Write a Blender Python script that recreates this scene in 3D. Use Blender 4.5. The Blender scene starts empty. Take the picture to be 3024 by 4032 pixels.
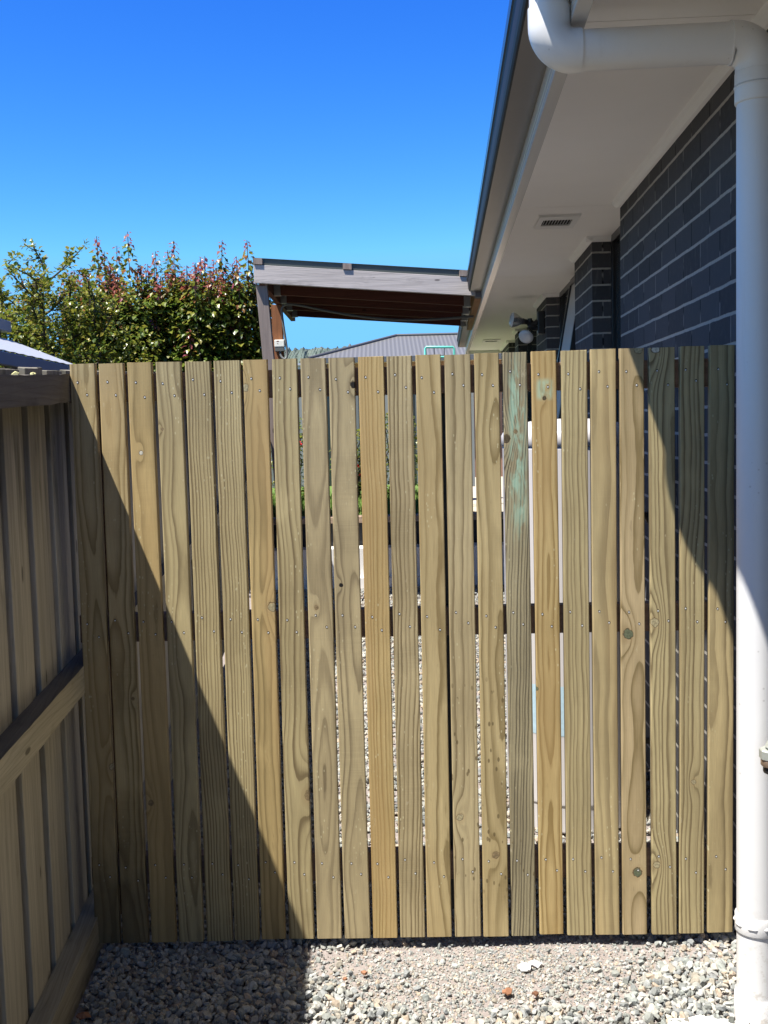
import bpy, bmesh, math, random
import numpy as np
from mathutils import Vector, Matrix, noise
R = math.radians
C = bpy.context.scene.collection
scene = bpy.context.scene

# ------------------------------------------------------------------ camera
CAM_H = 1.43
pitch, roll, FPX = R(4.744), R(1.435), 4230.0
Fv = Vector((0, math.cos(pitch), -math.sin(pitch)))
U0 = Vector((0, math.sin(pitch), math.cos(pitch)))
R0 = Vector((1, 0, 0))
Rv = R0 * math.cos(roll) - U0 * math.sin(roll)
Uv = R0 * math.sin(roll) + U0 * math.cos(roll)
cam_d = bpy.data.cameras.new("camera")
cam = bpy.data.objects.new("camera", cam_d); C.objects.link(cam)
M = Matrix((Rv, Uv, -Fv)).transposed().to_4x4(); M.translation = Vector((0, 0, CAM_H))
cam.matrix_world = M
cam_d.sensor_fit = 'VERTICAL'; cam_d.sensor_height = 36.0; cam_d.sensor_width = 27.0
cam_d.lens = 36.0 * FPX / 4032.0
cam_d.clip_start = 0.05; cam_d.clip_end = 6000
scene.camera = cam
scene.render.resolution_x, scene.render.resolution_y = 768, 1024

# ------------------------------------------------------------------ light
L = Vector((0.367, 0.28, -1.0)).normalized()          # direction the sunlight travels
elev = math.asin(-L.z)
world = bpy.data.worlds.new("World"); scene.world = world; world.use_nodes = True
wn = world.node_tree.nodes; wl = world.node_tree.links
sky = wn.new('ShaderNodeTexSky'); sky.sky_type = 'NISHITA'; sky.sun_disc = False
sky.sun_elevation = elev; sky.sun_rotation = math.atan2(-L.x, -L.y)
sky.altitude = 0; sky.air_density = 1.0; sky.dust_density = 0.15; sky.ozone_density = 3.5
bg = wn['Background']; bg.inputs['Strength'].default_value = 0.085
# deepen the clear-sky blue, channel by channel
sp_n = wn.new('ShaderNodeSeparateColor'); cb_n = wn.new('ShaderNodeCombineColor'); wl.new(sky.outputs[0], sp_n.inputs[0])
for ci, (gm, kk) in enumerate(((2.5, 3.7), (1.78, 1.90), (.62, .84))):   # gamma, gain
    a_ = wn.new('ShaderNodeMath'); a_.operation = 'MULTIPLY'; a_.inputs[1].default_value = .085; wl.new(sp_n.outputs[ci], a_.inputs[0])
    b_ = wn.new('ShaderNodeMath'); b_.operation = 'POWER'; b_.inputs[1].default_value = gm; wl.new(a_.outputs[0], b_.inputs[0])
    c_ = wn.new('ShaderNodeMath'); c_.operation = 'MULTIPLY'; c_.inputs[1].default_value = kk / .085; wl.new(b_.outputs[0], c_.inputs[0])
    d_ = wn.new('ShaderNodeMath'); d_.operation = 'MINIMUM'; d_.inputs[1].default_value = (1.15, 3.5, 6.6)[ci]; wl.new(c_.outputs[0], d_.inputs[0])
    wl.new(d_.outputs[0], cb_n.inputs[ci])
# overhead sky, out of view, dimmed and warmed to take blue from the shade
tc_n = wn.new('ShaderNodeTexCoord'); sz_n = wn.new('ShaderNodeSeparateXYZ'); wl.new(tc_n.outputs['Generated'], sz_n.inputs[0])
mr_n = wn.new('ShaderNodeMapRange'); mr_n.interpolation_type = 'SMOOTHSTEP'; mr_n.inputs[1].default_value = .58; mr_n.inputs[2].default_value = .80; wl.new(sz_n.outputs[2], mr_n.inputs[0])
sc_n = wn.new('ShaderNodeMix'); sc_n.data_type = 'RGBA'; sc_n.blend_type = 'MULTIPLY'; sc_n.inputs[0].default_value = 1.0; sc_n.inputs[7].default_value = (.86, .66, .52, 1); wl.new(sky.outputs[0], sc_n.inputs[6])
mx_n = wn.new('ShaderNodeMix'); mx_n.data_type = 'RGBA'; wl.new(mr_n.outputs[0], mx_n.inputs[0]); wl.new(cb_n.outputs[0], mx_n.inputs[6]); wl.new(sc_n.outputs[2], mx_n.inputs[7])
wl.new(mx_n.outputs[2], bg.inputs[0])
sun_d = bpy.data.lights.new("sun", 'SUN'); sun_d.energy = 4.9; sun_d.angle = R(0.53); sun_d.color = (1.0, 0.95, 0.865)
sun = bpy.data.objects.new("sun", sun_d); C.objects.link(sun)
sun.rotation_euler = L.to_track_quat('-Z', 'Y').to_euler(); sun.location = (-3, -3, 9)
scene.view_settings.view_transform = 'Standard'; scene.view_settings.look = 'None'
scene.view_settings.exposure = 1.14; scene.view_settings.gamma = 1.0

# ------------------------------------------------------------------ helpers
def at(px, py, Y):
    "point at forward distance Y seen at source pixel (px, py)"
    d = Fv + Rv * ((px - 1512) / FPX) - Uv * ((py - 2016) / FPX)
    return Vector((0, 0, CAM_H)) + d * (Y / d.y)
TH = R(3.3017)
NH = Vector((math.cos(TH), -math.sin(TH), 0)); DH = Vector((math.sin(TH), math.cos(TH), 0))
def hw(X, A, z): return NH * X + DH * A + Vector((0, 0, z))

def tag(o, label=None, cat=None, group=None, kind=None):
    if label: o['label'] = label
    if cat: o['category'] = cat
    if group: o['group'] = group
    if kind: o['kind'] = kind
    return o
def empty(name, loc=(0, 0, 0), rz=0, **k):
    o = bpy.data.objects.new(name, None); C.objects.link(o)
    o.location = loc; o.rotation_euler = (0, 0, rz); o.empty_display_size = .1
    return tag(o, **k)

class MB:
    "collects shapes, builds one mesh object"
    def __init__(s): s.v = []; s.f = []; s.m = []; s.sm = []
    def add(s, vs, fs, mi=0, smooth=False):
        b = len(s.v); s.v += [tuple(v) for v in vs]
        for f in fs: s.f.append(tuple(b + i for i in f)); s.m.append(mi); s.sm.append(smooth)
    def box(s, x0, x1, y0, y1, z0, z1, mi=0):
        s.hexa([(x0, y0, z0), (x1, y0, z0), (x1, y1, z0), (x0, y1, z0), (x0, y0, z1), (x1, y0, z1), (x1, y1, z1), (x0, y1, z1)], mi)
    def hexa(s, p, mi=0):
        s.add(p, [(0, 3, 2, 1), (4, 5, 6, 7), (0, 1, 5, 4), (1, 2, 6, 5), (2, 3, 7, 6), (3, 0, 4, 7)], mi)
    def prism(s, prof, fn0, fn1, mi=0, cap=True, smooth=False):
        "profile of (a,b) pairs swept between two placements"
        n = len(prof)
        vs = [fn0(a, b) for a, b in prof] + [fn1(a, b) for a, b in prof]
        fs = [(i, (i + 1) % n, n + (i + 1) % n, n + i) for i in range(n)]
        s.add(vs, fs, mi, smooth)
        if cap:
            s.add(vs[:n], [tuple(range(n - 1, -1, -1))], mi); s.add(vs[n:], [tuple(range(n))], mi)
    def tube(s, pts, rad, seg=20, mi=0, cap=True, smooth=True):
        pts = [Vector(p) for p in pts]; n = len(pts)
        if not hasattr(rad, '__len__'): rad = [rad] * n
        T = []
        for i in range(n):
            a = pts[max(i - 1, 0)]; b = pts[min(i + 1, n - 1)]
            T.append((b - a).normalized() if (b - a).length > 1e-9 else Vector((0, 0, 1)))
        up = Vector((0, 0, 1)) if abs(T[0].z) < .9 else Vector((0, 1, 0))
        nrm = (up - T[0] * up.dot(T[0])).normalized()
        vs = []
        for i in range(n):
            if i:
                q = T[i - 1].rotation_difference(T[i]); nrm = (q @ nrm); nrm = (nrm - T[i] * nrm.dot(T[i])).normalized()
            bn = T[i].cross(nrm)
            for k in range(seg):
                a = 2 * math.pi * k / seg
                vs.append(pts[i] + (nrm * math.cos(a) + bn * math.sin(a)) * rad[i])
        fs = [(i * seg + k, i * seg + (k + 1) % seg, (i + 1) * seg + (k + 1) % seg, (i + 1) * seg + k) for i in range(n - 1) for k in range(seg)]
        s.add(vs, fs, mi, smooth)
        if cap:
            s.add(vs[:seg], [tuple(range(seg - 1, -1, -1))], mi); s.add(vs[-seg:], [tuple(range(seg))], mi)
    def lathe(s, prof, c, axis=Vector((0, 0, 1)), seg=24, mi=0, smooth=True):
        axis = Vector(axis).normalized(); c = Vector(c)
        u = axis.orthogonal().normalized(); w = axis.cross(u)
        vs = [c + axis * h + (u * math.cos(2 * math.pi * k / seg) + w * math.sin(2 * math.pi * k / seg)) * r for r, h in prof for k in range(seg)]
        fs = [(i * seg + k, i * seg + (k + 1) % seg, (i + 1) * seg + (k + 1) % seg, (i + 1) * seg + k) for i in range(len(prof) - 1) for k in range(seg)]
        s.add(vs, fs, mi, smooth)
    def build(s, name, mats, parent=None, bevel=0, **k):
        me = bpy.data.meshes.new(name); me.from_pydata(s.v, [], s.f)
        for m in (mats if isinstance(mats, (list, tuple)) else [mats]): me.materials.append(m)
        me.polygons.foreach_set('material_index', s.m); me.polygons.foreach_set('use_smooth', s.sm)
        me.update()
        o = bpy.data.objects.new(name, me); C.objects.link(o)
        if parent: o.parent = parent
        if bevel:
            b = o.modifiers.new('bevel', 'BEVEL'); b.width = bevel; b.segments = 2; b.limit_method = 'ANGLE'
        return tag(o, **k)

# ------------------------------------------------------------------ node maths
class S:
    def __init__(s, g, sock): s.g = g; s.s = sock
    def _o(s, op, o=None, o2=None): return s.g.m(op, s, o, o2)
    def __add__(s, o): return s._o('ADD', o)
    __radd__ = __add__
    def __sub__(s, o): return s._o('SUBTRACT', o)
    def __rsub__(s, o): return s.g.m('SUBTRACT', o, s)
    def __mul__(s, o): return s._o('MULTIPLY', o)
    __rmul__ = __mul__
    def __truediv__(s, o): return s._o('DIVIDE', o)
class G:
    def __init__(s, name):
        s.mat = bpy.data.materials.new(name); s.mat.use_nodes = True
        s.t = s.mat.node_tree; s.n = s.t.nodes; s.l = s.t.links
        s.b = s.n['Principled BSDF']
    def put(s, sock, v):
        if isinstance(v, S): s.l.new(v.s, sock)
        elif isinstance(v, (tuple, list)) and len(v) == 3 and sock.type == 'RGBA': sock.default_value = (*v, 1)
        elif v is not None: sock.default_value = v
    def m(s, op, a, b=None, c=None):
        n = s.n.new('ShaderNodeMath'); n.operation = op
        for i, v in enumerate((a, b, c)):
            if v is not None: s.put(n.inputs[i], v)
        return S(s, n.outputs[0])
    def coord(s, which='Object'):
        n = s.n.new('ShaderNodeTexCoord'); return S(s, n.outputs[which])
    def sep(s, v):
        n = s.n.new('ShaderNodeSeparateXYZ'); s.put(n.inputs[0], v); return [S(s, o) for o in n.outputs]
    def vec(s, x, y, z):
        n = s.n.new('ShaderNodeCombineXYZ')
        for i, v in enumerate((x, y, z)): s.put(n.inputs[i], v)
        return S(s, n.outputs[0])
    def noise(s, v, scale=1.0, detail=2.0, rough=.5, dist=0.0):
        n = s.n.new('ShaderNodeTexNoise'); s.put(n.inputs['Vector'], v); n.inputs['Scale'].default_value = scale
        n.inputs['Detail'].default_value = detail; n.inputs['Roughness'].default_value = rough; n.inputs['Distortion'].default_value = dist
        return S(s, n.outputs[0])
    def vor(s, v, scale, feature='F1', out='Distance'):
        n = s.n.new('ShaderNodeTexVoronoi'); n.feature = feature; s.put(n.inputs['Vector'], v); n.inputs['Scale'].default_value = scale
        return S(s, n.outputs[out])
    def ramp(s, f, pts, interp='LINEAR'):
        n = s.n.new('ShaderNodeValToRGB'); s.put(n.inputs[0], f); r = n.color_ramp; r.interpolation = interp
        while len(r.elements) < len(pts): r.elements.new(.5)
        for e, (p, c) in zip(r.elements, pts):
            e.position = p; e.color = (*c, 1) if isinstance(c, (tuple, list)) else (c, c, c, 1)
        return S(s, n.outputs[0])
    def mix(s, f, a, b, mode='MIX'):
        n = s.n.new('ShaderNodeMix'); n.data_type = 'RGBA'; n.blend_type = mode; n.clamp_factor = True
        s.put(n.inputs[0], f); s.put(n.inputs[6], a); s.put(n.inputs[7], b); return S(s, n.outputs[2])
    def step(s, v, a, b):
        n = s.n.new('ShaderNodeMapRange'); n.interpolation_type = 'SMOOTHSTEP'; s.put(n.inputs[0], v)
        n.inputs[1].default_value = a; n.inputs[2].default_value = b; return S(s, n.outputs[0])
    def bump(s, h, strength=.3, dist=.01):
        n = s.n.new('ShaderNodeBump'); s.put(n.inputs['Height'], h); n.inputs['Strength'].default_value = strength; n.inputs['Distance'].default_value = dist
        s.l.new(n.outputs[0], s.b.inputs['Normal'])
    def island(s):
        n = s.n.new('ShaderNodeNewGeometry'); return S(s, n.outputs['Random Per Island'])
    def fin(s, col, rough=.6, metal=0.0, spec=.5):
        s.put(s.b.inputs['Base Color'], col); s.put(s.b.inputs['Roughness'], rough); s.b.inputs['Metallic'].default_value = metal
        s.b.inputs['Specular IOR Level'].default_value = spec
        return s.mat
def plain(name, col, rough=.5, metal=0.0, var=.06, scale=12, spec=.5, bump=0.0):
    g = G(name); o = g.coord(); n = g.noise(o, scale, 4, .6)
    k = 1 - var
    c = g.mix(n, tuple(x * k for x in col), tuple(min(1, x * (1 + var)) for x in col))
    if bump: g.bump(g.noise(o, scale * 12, 3), bump, .002)
    return g.fin(c, rough, metal, spec)

# ------------------------------------------------------------------ wood
def pine(name, seed, light, dark, x0, y0, a, b, An, Bn, sp, knots=(), spots=(), green=None, blaze=.0, contrast=1.0, sawn=.05, dirty=False):
    rr = random.Random(seed); s1, s2, s3 = (rr.uniform(0, 90) for _ in range(3))
    g = G(name); x, y, z = g.sep(g.coord())
    n1 = g.noise(g.vec(s1, 0.0, z * 1.3), 1.0, 1.5) - .5
    n2 = g.noise(g.vec(s2, 3.0, z * 1.7), 1.0, 1.5) - .5
    nf = g.noise(g.vec(x * 26, s3, z * 7), 1.0, 3, .55) - .5
    px = x - x0 - z * a - n1 * An - (g.noise(g.vec(s3, 8.0, z * 4.5), 1.0, 1) - .5) * .010
    py = y - y0 - z * b - n2 * Bn
    rho = g.m('SQRT', px * px + py * py) + nf * .0075
    kmask = None; kring = None; halo = None
    for (ku, kz, kr, tone) in knots:
        dx = x - ku; dz = z - kz
        rho = rho + g.m('EXPONENT', (dx * dx * (-1 / (2.1 * kr) ** 2)) + (dz * dz * (-1 / (6.0 * kr) ** 2))) * (kr * 2.3)
    w = g.noise(g.vec(s2, s1, rho * 38), 1.0, 2) * 1.9 + g.noise(g.vec(x * 5, s1 + 2, z * 2.0), 1.0, 2) * .8
    ph = g.m('FRACT', rho / (sp * 1.45) + w)
    amp = g.m('MINIMUM', g.noise(g.vec(s1, s2 + 5, rho * 62), 1.0, 1) * 2.0 - .18, 1.0)
    ring = amp * g.ramp(ph, [(0.0, .80), (.06, .15), (.38, .0), (.64, .36), (.88, .95), (1.0, 1.0)])
    var = g.noise(g.vec(x * 9, s3, z * 2.2), 1.0, 3)
    base = g.mix(g.step(var, .32, .68), light, tuple(light[i] * .62 + dark[i] * .42 for i in range(3)))
    col = g.mix(ring * (.90 * contrast), base, dark)
    blot = g.noise(g.vec(x * 14, s1 + 7, z * 3.1), 1.0, 4, .65)
    col = g.mix(g.step(blot, .56, .78) * .32, col, tuple(c * .52 for c in light))
    col = g.mix(g.step(g.noise(g.vec(x * 8, s2 + 4, z * 5), 1.0, 3), .6, .75) * .22, col, tuple(min(1, c * 1.35) for c in light))
    fib = g.noise(g.vec(x * 620, s1, z * 16), 1.0, 3, .6)
    col = g.mix(.16, col, g.ramp(fib, [(.3, .25), (.7, 1.0)]), 'OVERLAY')
    saw = g.noise(g.vec(x * 12, s2, z * 380), 1.0, 2) * g.step(g.noise(g.vec(2.0, s3, z * 5), 1.0, 1), .45, .6)
    col = g.mix(saw * sawn * 3.2, col, tuple(c * .6 for c in dark))
    if blaze:
        col = g.mix(g.step(g.noise(g.vec(s1, x * 10, z * 1.1), 1.0, 2), .4, .62) * blaze, col, (.45, .305, .135))
    if green:
        gz, gw, gx = green
        m = g.step(g.noise(g.vec(x * 34, s2, z * 7), 1.0, 4, .6, 1.2), .42, .58) * g.step(g.m('ABSOLUTE', z - gz), gw, gw * .45) * g.step(g.m('ABSOLUTE', x - gx), .030, .010)
        col = g.mix(m * .62, col, (.34, .56, .43))
    # scattered resin drips / pale flecks
    fl = g.step(g.vor(g.vec(x * 95, s1, z * 42), 1.0), .20, .12) * g.step(g.noise(g.vec(x * 20, s2, z * 3), 1.0, 1), .56, .68)
    col = g.mix(fl * .5, col, (.60, .56, .36))
    sme = g.step(g.noise(g.vec(x * 36, s1 + 9, z * 15), 1.0, 4, .7), .66, .80)
    col = g.mix(sme * .45, col, (.62, .57, .42))
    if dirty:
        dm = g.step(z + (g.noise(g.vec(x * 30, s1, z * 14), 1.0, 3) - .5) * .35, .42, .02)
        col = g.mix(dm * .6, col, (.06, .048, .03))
    sc = g.step(g.noise(g.vec(x * 55, s3 + 3, z * 9), 1.0, 3, .7), .66, .72)
    col = g.mix(sc * .35, col, tuple(c * .45 for c in light))
    if spots:
        z0, z1 = spots
        sm = g.step(g.vor(g.vec(x * 62, s3, z * 30), 1.0), .25, .16) * g.step(z, z0, z0 + .1) * g.step(z, z1, z1 - .1) * g.step(g.noise(g.vec(x * 30, s2, z * 12), 1.0, 1), .42, .5)
        col = g.mix(sm * .75, col, (.10, .07, .03))
    rough = .72
    hgt = ring * -.35 + fib * .25
    for (ku, kz, kr, tone) in knots:
        dx = (x - ku) / kr; dz = (z - kz) / (kr * 1.08)
        d = g.m('SQRT', dx * dx + dz * dz) + (g.noise(g.vec(x * 110, s1, z * 110), 1.0, 3) - .5) * .95
        if tone != 'hole':
            halo = g.step(d, 2.3, .9)
            col = g.mix(halo * .4, col, (.33, .24, .12))
        rim = g.step(d, 1.12, .98)
        tc = {'pale': (.43, .37, .22), 'green': (.15, .17, .10), 'dark': (.10, .075, .04), 'white': (.62, .60, .50), 'hole': (.008, .006, .005), 'mid': (.26, .19, .10)}[tone]
        col = g.mix(rim * (.5 if tone in ('pale', 'mid') else .85), col, (.07, .045, .022))
        inner = g.step(d, .95, .78)
        pat = g.noise(g.vec(x * 160, s2, z * 160), 1.0, 2)
        col = g.mix(inner, col, g.mix(g.step(pat, .35, .7), tuple(c * .6 for c in tc), tc))
        hgt = hgt - rim * .8 + inner * .7
    g.bump(hgt, .35, .0016)
    return g.fin(col, rough, 0, .35)

def weathered(name, base, dark, seed=0, axis='z', moss=False, streak=1.0):
    g = G(name); x, y, z = g.sep(g.coord())
    if axis == 'z': a, l = x + y * 1.3, z
    elif axis == 'y': a, l = x + z * 1.1, y
    else: a, l = z + y * 1.1, x
    n = g.noise(g.vec(a * 38, seed, l * 1.6), 1.0, 4, .62)
    n2 = g.noise(g.vec(a * 230, seed + 4, l * 6), 1.0, 3, .6)
    n3 = g.noise(g.vec(a * 7, seed + 9, l * 3.4), 1.0, 4, .6)
    ring = g.m('FRACT', a * 55 + g.noise(g.vec(a * 8, seed + 2, l * 1.2), 1.0, 2) * 9)
    col = g.mix(g.step(n, .35, .66) * .75 * streak, base, tuple(b * .55 + d * .4 for b, d in zip(base, dark)))
    col = g.mix(g.ramp(ring, [(0, 0.0), (.7, .1), (.95, 1.0), (1.0, 0.0)]) * .22, col, dark)
    col = g.mix(g.step(n3, .54, .74) * .55, col, dark)
    col = g.mix(.14, col, g.ramp(n2, [(.3, .2), (.7, 1.0)]), 'OVERLAY')
    kn = g.step(g.vor(g.vec(a * 9, seed, l * 3.3), 1.0), .09, .05)
    col = g.mix(kn * .7, col, tuple(c * .5 for c in dark))
    if moss:
        col = g.mix(g.step(g.noise(g.vec(a * 16, seed + 3, l * 4), 1.0, 3), .5, .66) * g.step(z, 1.05, 1.45) * .55, col, (.085, .085, .028))
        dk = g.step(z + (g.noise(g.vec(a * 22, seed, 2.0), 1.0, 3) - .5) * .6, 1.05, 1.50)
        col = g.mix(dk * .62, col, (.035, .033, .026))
    g.bump(n2 * .4 - n * .4 - g.ramp(ring, [(0, 0.0), (.9, 1.0), (1, 0.0)]) * .25, .35, .0025)
    return g.fin(col, .82, 0, .25)

# ================================================================== MATERIALS
def brick_mat():
    g = G('charcoal_brick'); x, y, z = g.sep(g.coord())
    u = x + y + (g.noise(g.vec(x + y, 1.0, z), 14, 2) - .5) * .004
    zz = z + (g.noise(g.vec((x + y) * 1.0, 5.0, z), 9, 3) - .5) * .007 - 2.3203 + .0043
    row = g.m('FLOOR', zz / .0862)
    fz = g.m('FRACT', zz / .0862)
    off = g.m('FRACT', row * .5 + .25) * .24
    uu = (u - .815 - 3.182 + off + .12 * 20) / .24
    fu = g.m('FRACT', uu); cell = g.m('FLOOR', uu)
    wob = g.noise(g.vec(x + y, 2.0, z), 60, 3)
    bed = g.step(g.m('ABSOLUTE', fz - .5) + wob * .03, .446, .466)
    perp = g.step(g.m('ABSOLUTE', fu - .5) + wob * .006, .481, .488)
    rnd = g.n.new('ShaderNodeTexWhiteNoise'); rnd.noise_dimensions = '2D'; g.put(rnd.inputs['Vector'], g.vec(cell, row, 0.0)); rv = S(g, rnd.outputs[0])
    bc = g.mix(rv, (.046, .046, .050), (.074, .074, .080))
    nz = g.noise(g.vec(x + y, 3.0, z), 38, 4, .65)
    bc = g.mix(g.step(nz, .45, .75) * .5, bc, (.085, .083, .088))
    smear = g.noise(g.vec((x + y) * 26, 3.0, z * 4), 1.0, 4, .6)
    bc = g.mix(g.step(smear, .60, .74) * .28, bc, (.21, .20, .20))
    col = g.mix(perp, bc, g.mix(g.step(g.noise(g.vec(x + y, 8.0, z), 11, 2), .45, .55), (.014, .014, .016), (.19, .185, .175)))
    mort = g.mix(wob, (.29, .275, .245), (.42, .40, .36))
    col = g.mix(bed, col, mort)
    g.bump(nz * .25 - bed * .8 - perp * .9 + g.noise(g.vec(x + y, 4.0, z), 220, 2) * .12, .6, .004)
    return g.fin(col, .88, 0, .2)
M_brick = brick_mat()
M_soffit = plain('soffit_paint', (.88, .86, .83), .75, var=.03, scale=5)
M_cornice = plain('cornice_paint', (.80, .79, .77), .55, var=.02)
M_fascia = plain('fascia_paint', (.64, .63, .61), .22, var=.02)
M_gutter = plain('gutter_steel', (.12, .11, .105), .33, var=.12, scale=3, spec=.3)
M_gutlip = plain('gutter_lip_steel', (.022, .024, .028), .22, var=.05, spec=.35)
M_gutfront = plain('gutter_front_dark_reflection', (.018, .018, .020), .55, var=.05, spec=.2)  # front faces darkened to stand in for their dark reflection
M_roof = plain('roof_steel', (.09, .09, .095), .4, var=.1)
M_frame = plain('black_window_frame', (.012, .012, .014), .35)
M_black = plain('black_plastic', (.015, .015, .016), .4)
def glass_mat():
    g = G('window_glass'); m = g.fin((.03, .035, .04), .03, 0, .8)
    return m
M_glass = glass_mat()
M_sashrefl = plain('cream_sash_reflection', (.42, .38, .34), .5)  # cream colour paints the pale reflection on the open sash glass
M_vent = plain('vent_plastic', (.78, .77, .75), .45)
def pvc():
    g = G('white_pvc'); x, y, z = g.sep(g.coord()); o = g.coord()
    n = g.noise(o, 4, 4, .6); sc = g.step(g.noise(g.vec(x * 260, y * 260, z * 22), 1.0, 2), .71, .76)
    dirt = g.step(z, .40, .0) * g.step(g.noise(o, 55, 4, .7), .5, .68)
    c = g.mix(n, (.68, .68, .685), (.74, .74, .74)); c = g.mix(sc * .16, c, (.45, .45, .46)); c = g.mix(dirt * .6, c, (.42, .38, .33))
    c = g.mix(g.step(g.noise(g.vec(x * 40, y * 40, z * 2.2), 1.0, 4, .65), .55, .75) * .16, c, (.50, .48, .44)); sp = g.step(g.vor(o, 22), .075, .04); c = g.mix(sp * .5, c, (.42, .41, .40))
    return g.fin(c, .34, 0, .45)
M_pvc = pvc()
M_dust = plain('dusty_ground', (.40, .355, .335), .95, var=.25, scale=22, spec=.1, bump=.8)
def dirt():
    g = G('dusty_gravel_base'); o = g.coord('Object'); x, y, z = g.sep(o)
    n = g.noise(o, 26, 5, .65); n2 = g.noise(o, 150, 3, .6)
    c = g.mix(n, (.17, .145, .135), (.34, .30, .285)); c = g.mix(g.step(n2, .5, .72) * .5, c, (.42, .385, .37))
    c = g.mix(g.step(g.noise(o, 60, 3), .6, .7) * .5, c, (.19, .16, .15))
    g.bump(n * .8 + n2 * .5, .7, .01); return g.fin(c, .95, 0, .1)
M_dirt = dirt()
def stone_mat(name, cols):
    g = G(name); r = g.island(); n = g.noise(g.coord(), 130, 4, .65)
    n_ = len(cols)
    c = g.ramp(r, [(i / n_, k) for i, k in enumerate(cols)], 'CONSTANT')
    c = g.mix(.45, c, g.ramp(n, [(.25, .38), (.75, .9)]), 'OVERLAY')
    g.bump(n, .4, .002); return g.fin(c, .85, 0, .25)
STONE_GAIN = .61
M_stone = stone_mat('grey_gravel_stone', [(q[0] * STONE_GAIN * .98, q[1] * STONE_GAIN * .99, q[2] * STONE_GAIN * 1.0) for q in [(0.468, 0.468, 0.429), (0.351, 0.364, 0.338), (0.559, 0.546, 0.494), (0.403, 0.429, 0.403), (0.611, 0.572, 0.494), (0.286, 0.299, 0.293), (0.494, 0.494, 0.481), (0.650, 0.624, 0.559), (0.429, 0.390, 0.325), (0.520, 0.533, 0.520), (0.338, 0.351, 0.351), (0.572, 0.468, 0.364)]])
M_stone_wet = stone_mat('dark_river_stone', [(.08, .083, .072), (.06, .062, .058), (.11, .105, .088), (.075, .08, .074), (.13, .12, .105)])
M_grass = plain('lawn', (.10, .17, .03), .9, var=.5, scale=30)
M_earth = plain('far_ground', (.17, .155, .10), .95, var=.3, scale=.4)
M_galv = plain('galvanised_steel', (.33, .34, .35), .4, .6, var=.2, scale=40)
M_darkst = plain('dark_steel_post', (.035, .037, .04), .45, var=.2)

# ================================================================== GROUND
def gz(x, y):
    "height of the gravel surface"
    return -.062 + (.0427 * (y - 2.95) if y < 2.95 else 0.0) + .006 * (noise.noise(Vector((x * 3.1, y * 3.1, 4))) )
g_ = MB(); g_.add([(-900, -300, -.35), (900, -300, -.35), (900, 1500, -.35), (-900, 1500, -.35)], [(0, 1, 2, 3)])
g_.build('ground', M_earth, kind='structure')
g_ = MB(); nx, ny = 70, 260; x0, x1, y0, y1 = -1.6, 1.75, -2.0, 9.9
vs = []
for j in range(ny + 1):
    for i in range(nx + 1):
        X = x0 + (x1 - x0) * i / nx; Y = y0 + (y1 - y0) * j / ny
        mound = .010 * math.exp(-((X - .35) / .42) ** 2 - ((Y - 2.86) / .17) ** 2)
        vs.append((X, Y, gz(X, Y) - .010 + mound))
g_.add(vs, [(j * (nx + 1) + i, j * (nx + 1) + i + 1, (j + 1) * (nx + 1) + i + 1, (j + 1) * (nx + 1) + i) for j in range(ny) for i in range(nx)], 0, True)
g_.build('path', M_dirt, kind='structure')

# ------------------------------------------------------------------ gravel
def stone_protos(rng, n, sub, angular=.22):
    out = []
    for k in range(n):
        bm = bmesh.new(); bmesh.ops.create_icosphere(bm, subdivisions=sub, radius=1)
        sc = np.array([1, rng.uniform(.62, .95), rng.uniform(.42, .8)])
        pl = rng.normal(size=(9, 3)); pl /= np.linalg.norm(pl, axis=1)[:, None]; dd = rng.uniform(.42, .78, 9)
        co = np.array([v.co[:] for v in bm.verts])
        for a, d in zip(pl, dd):
            h = co @ a; m = h > d; co[m] -= np.outer(h[m] - d, a)
        co = co * sc + rng.normal(size=co.shape) * .025
        fs = np.array([[v.index for v in f.verts] for f in bm.faces]); bm.free(); out.append((co, fs))
    return out
def scatter(name, pts, protos, rng, mats, mat_idx=None, smooth=False, **k):
    V = []; F = []; MI = []; b = 0
    for i, (x, y, z, s) in enumerate(pts):
        co, fs = protos[rng.integers(len(protos))]
        q = rng.normal(size=4); q /= np.linalg.norm(q); q[1:3] *= .55; q /= np.linalg.norm(q)
        w, a, c, d = q
        Rm = np.array([[1 - 2 * (c * c + d * d), 2 * (a * c - d * w), 2 * (a * d + c * w)], [2 * (a * c + d * w), 1 - 2 * (a * a + d * d), 2 * (c * d - a * w)], [2 * (a * d - c * w), 2 * (c * d + a * w), 1 - 2 * (a * a + c * c)]])
        V.append((co * s) @ Rm.T + (x, y, z)); F.append(fs + b); b += len(co)
        if mat_idx is not None: MI.append(np.full(len(fs), mat_idx[i]))
    V = np.vstack(V); F = np.vstack(F); me = bpy.data.meshes.new(name)
    me.vertices.add(len(V)); me.vertices.foreach_set('co', V.ravel().astype(np.float32))
    me.loops.add(F.size); me.loops.foreach_set('vertex_index', F.ravel().astype(np.int32))
    me.polygons.add(len(F)); me.polygons.foreach_set('loop_start', np.arange(0, F.size, 3, dtype=np.int32))
    for m in mats: me.materials.append(m)
    if mat_idx is not None: me.polygons.foreach_set('material_index', np.concatenate(MI).astype(np.int32))
    me.update(calc_edges=True); me.validate()
    if hasattr(me, 'shade_flat') and not smooth: me.shade_flat()
    o = bpy.data.objects.new(name, me); C.objects.link(o); return tag(o, **k)
rng = np.random.default_rng(7)
near = stone_protos(rng, 26, 2); far = stone_protos(rng, 10, 1)
def wallx(y): return .815 / math.cos(TH) + math.tan(TH) * y
def fencex(y): return -.845 - .0396 * (y - 2.95)
pts = []; mi = []
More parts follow.
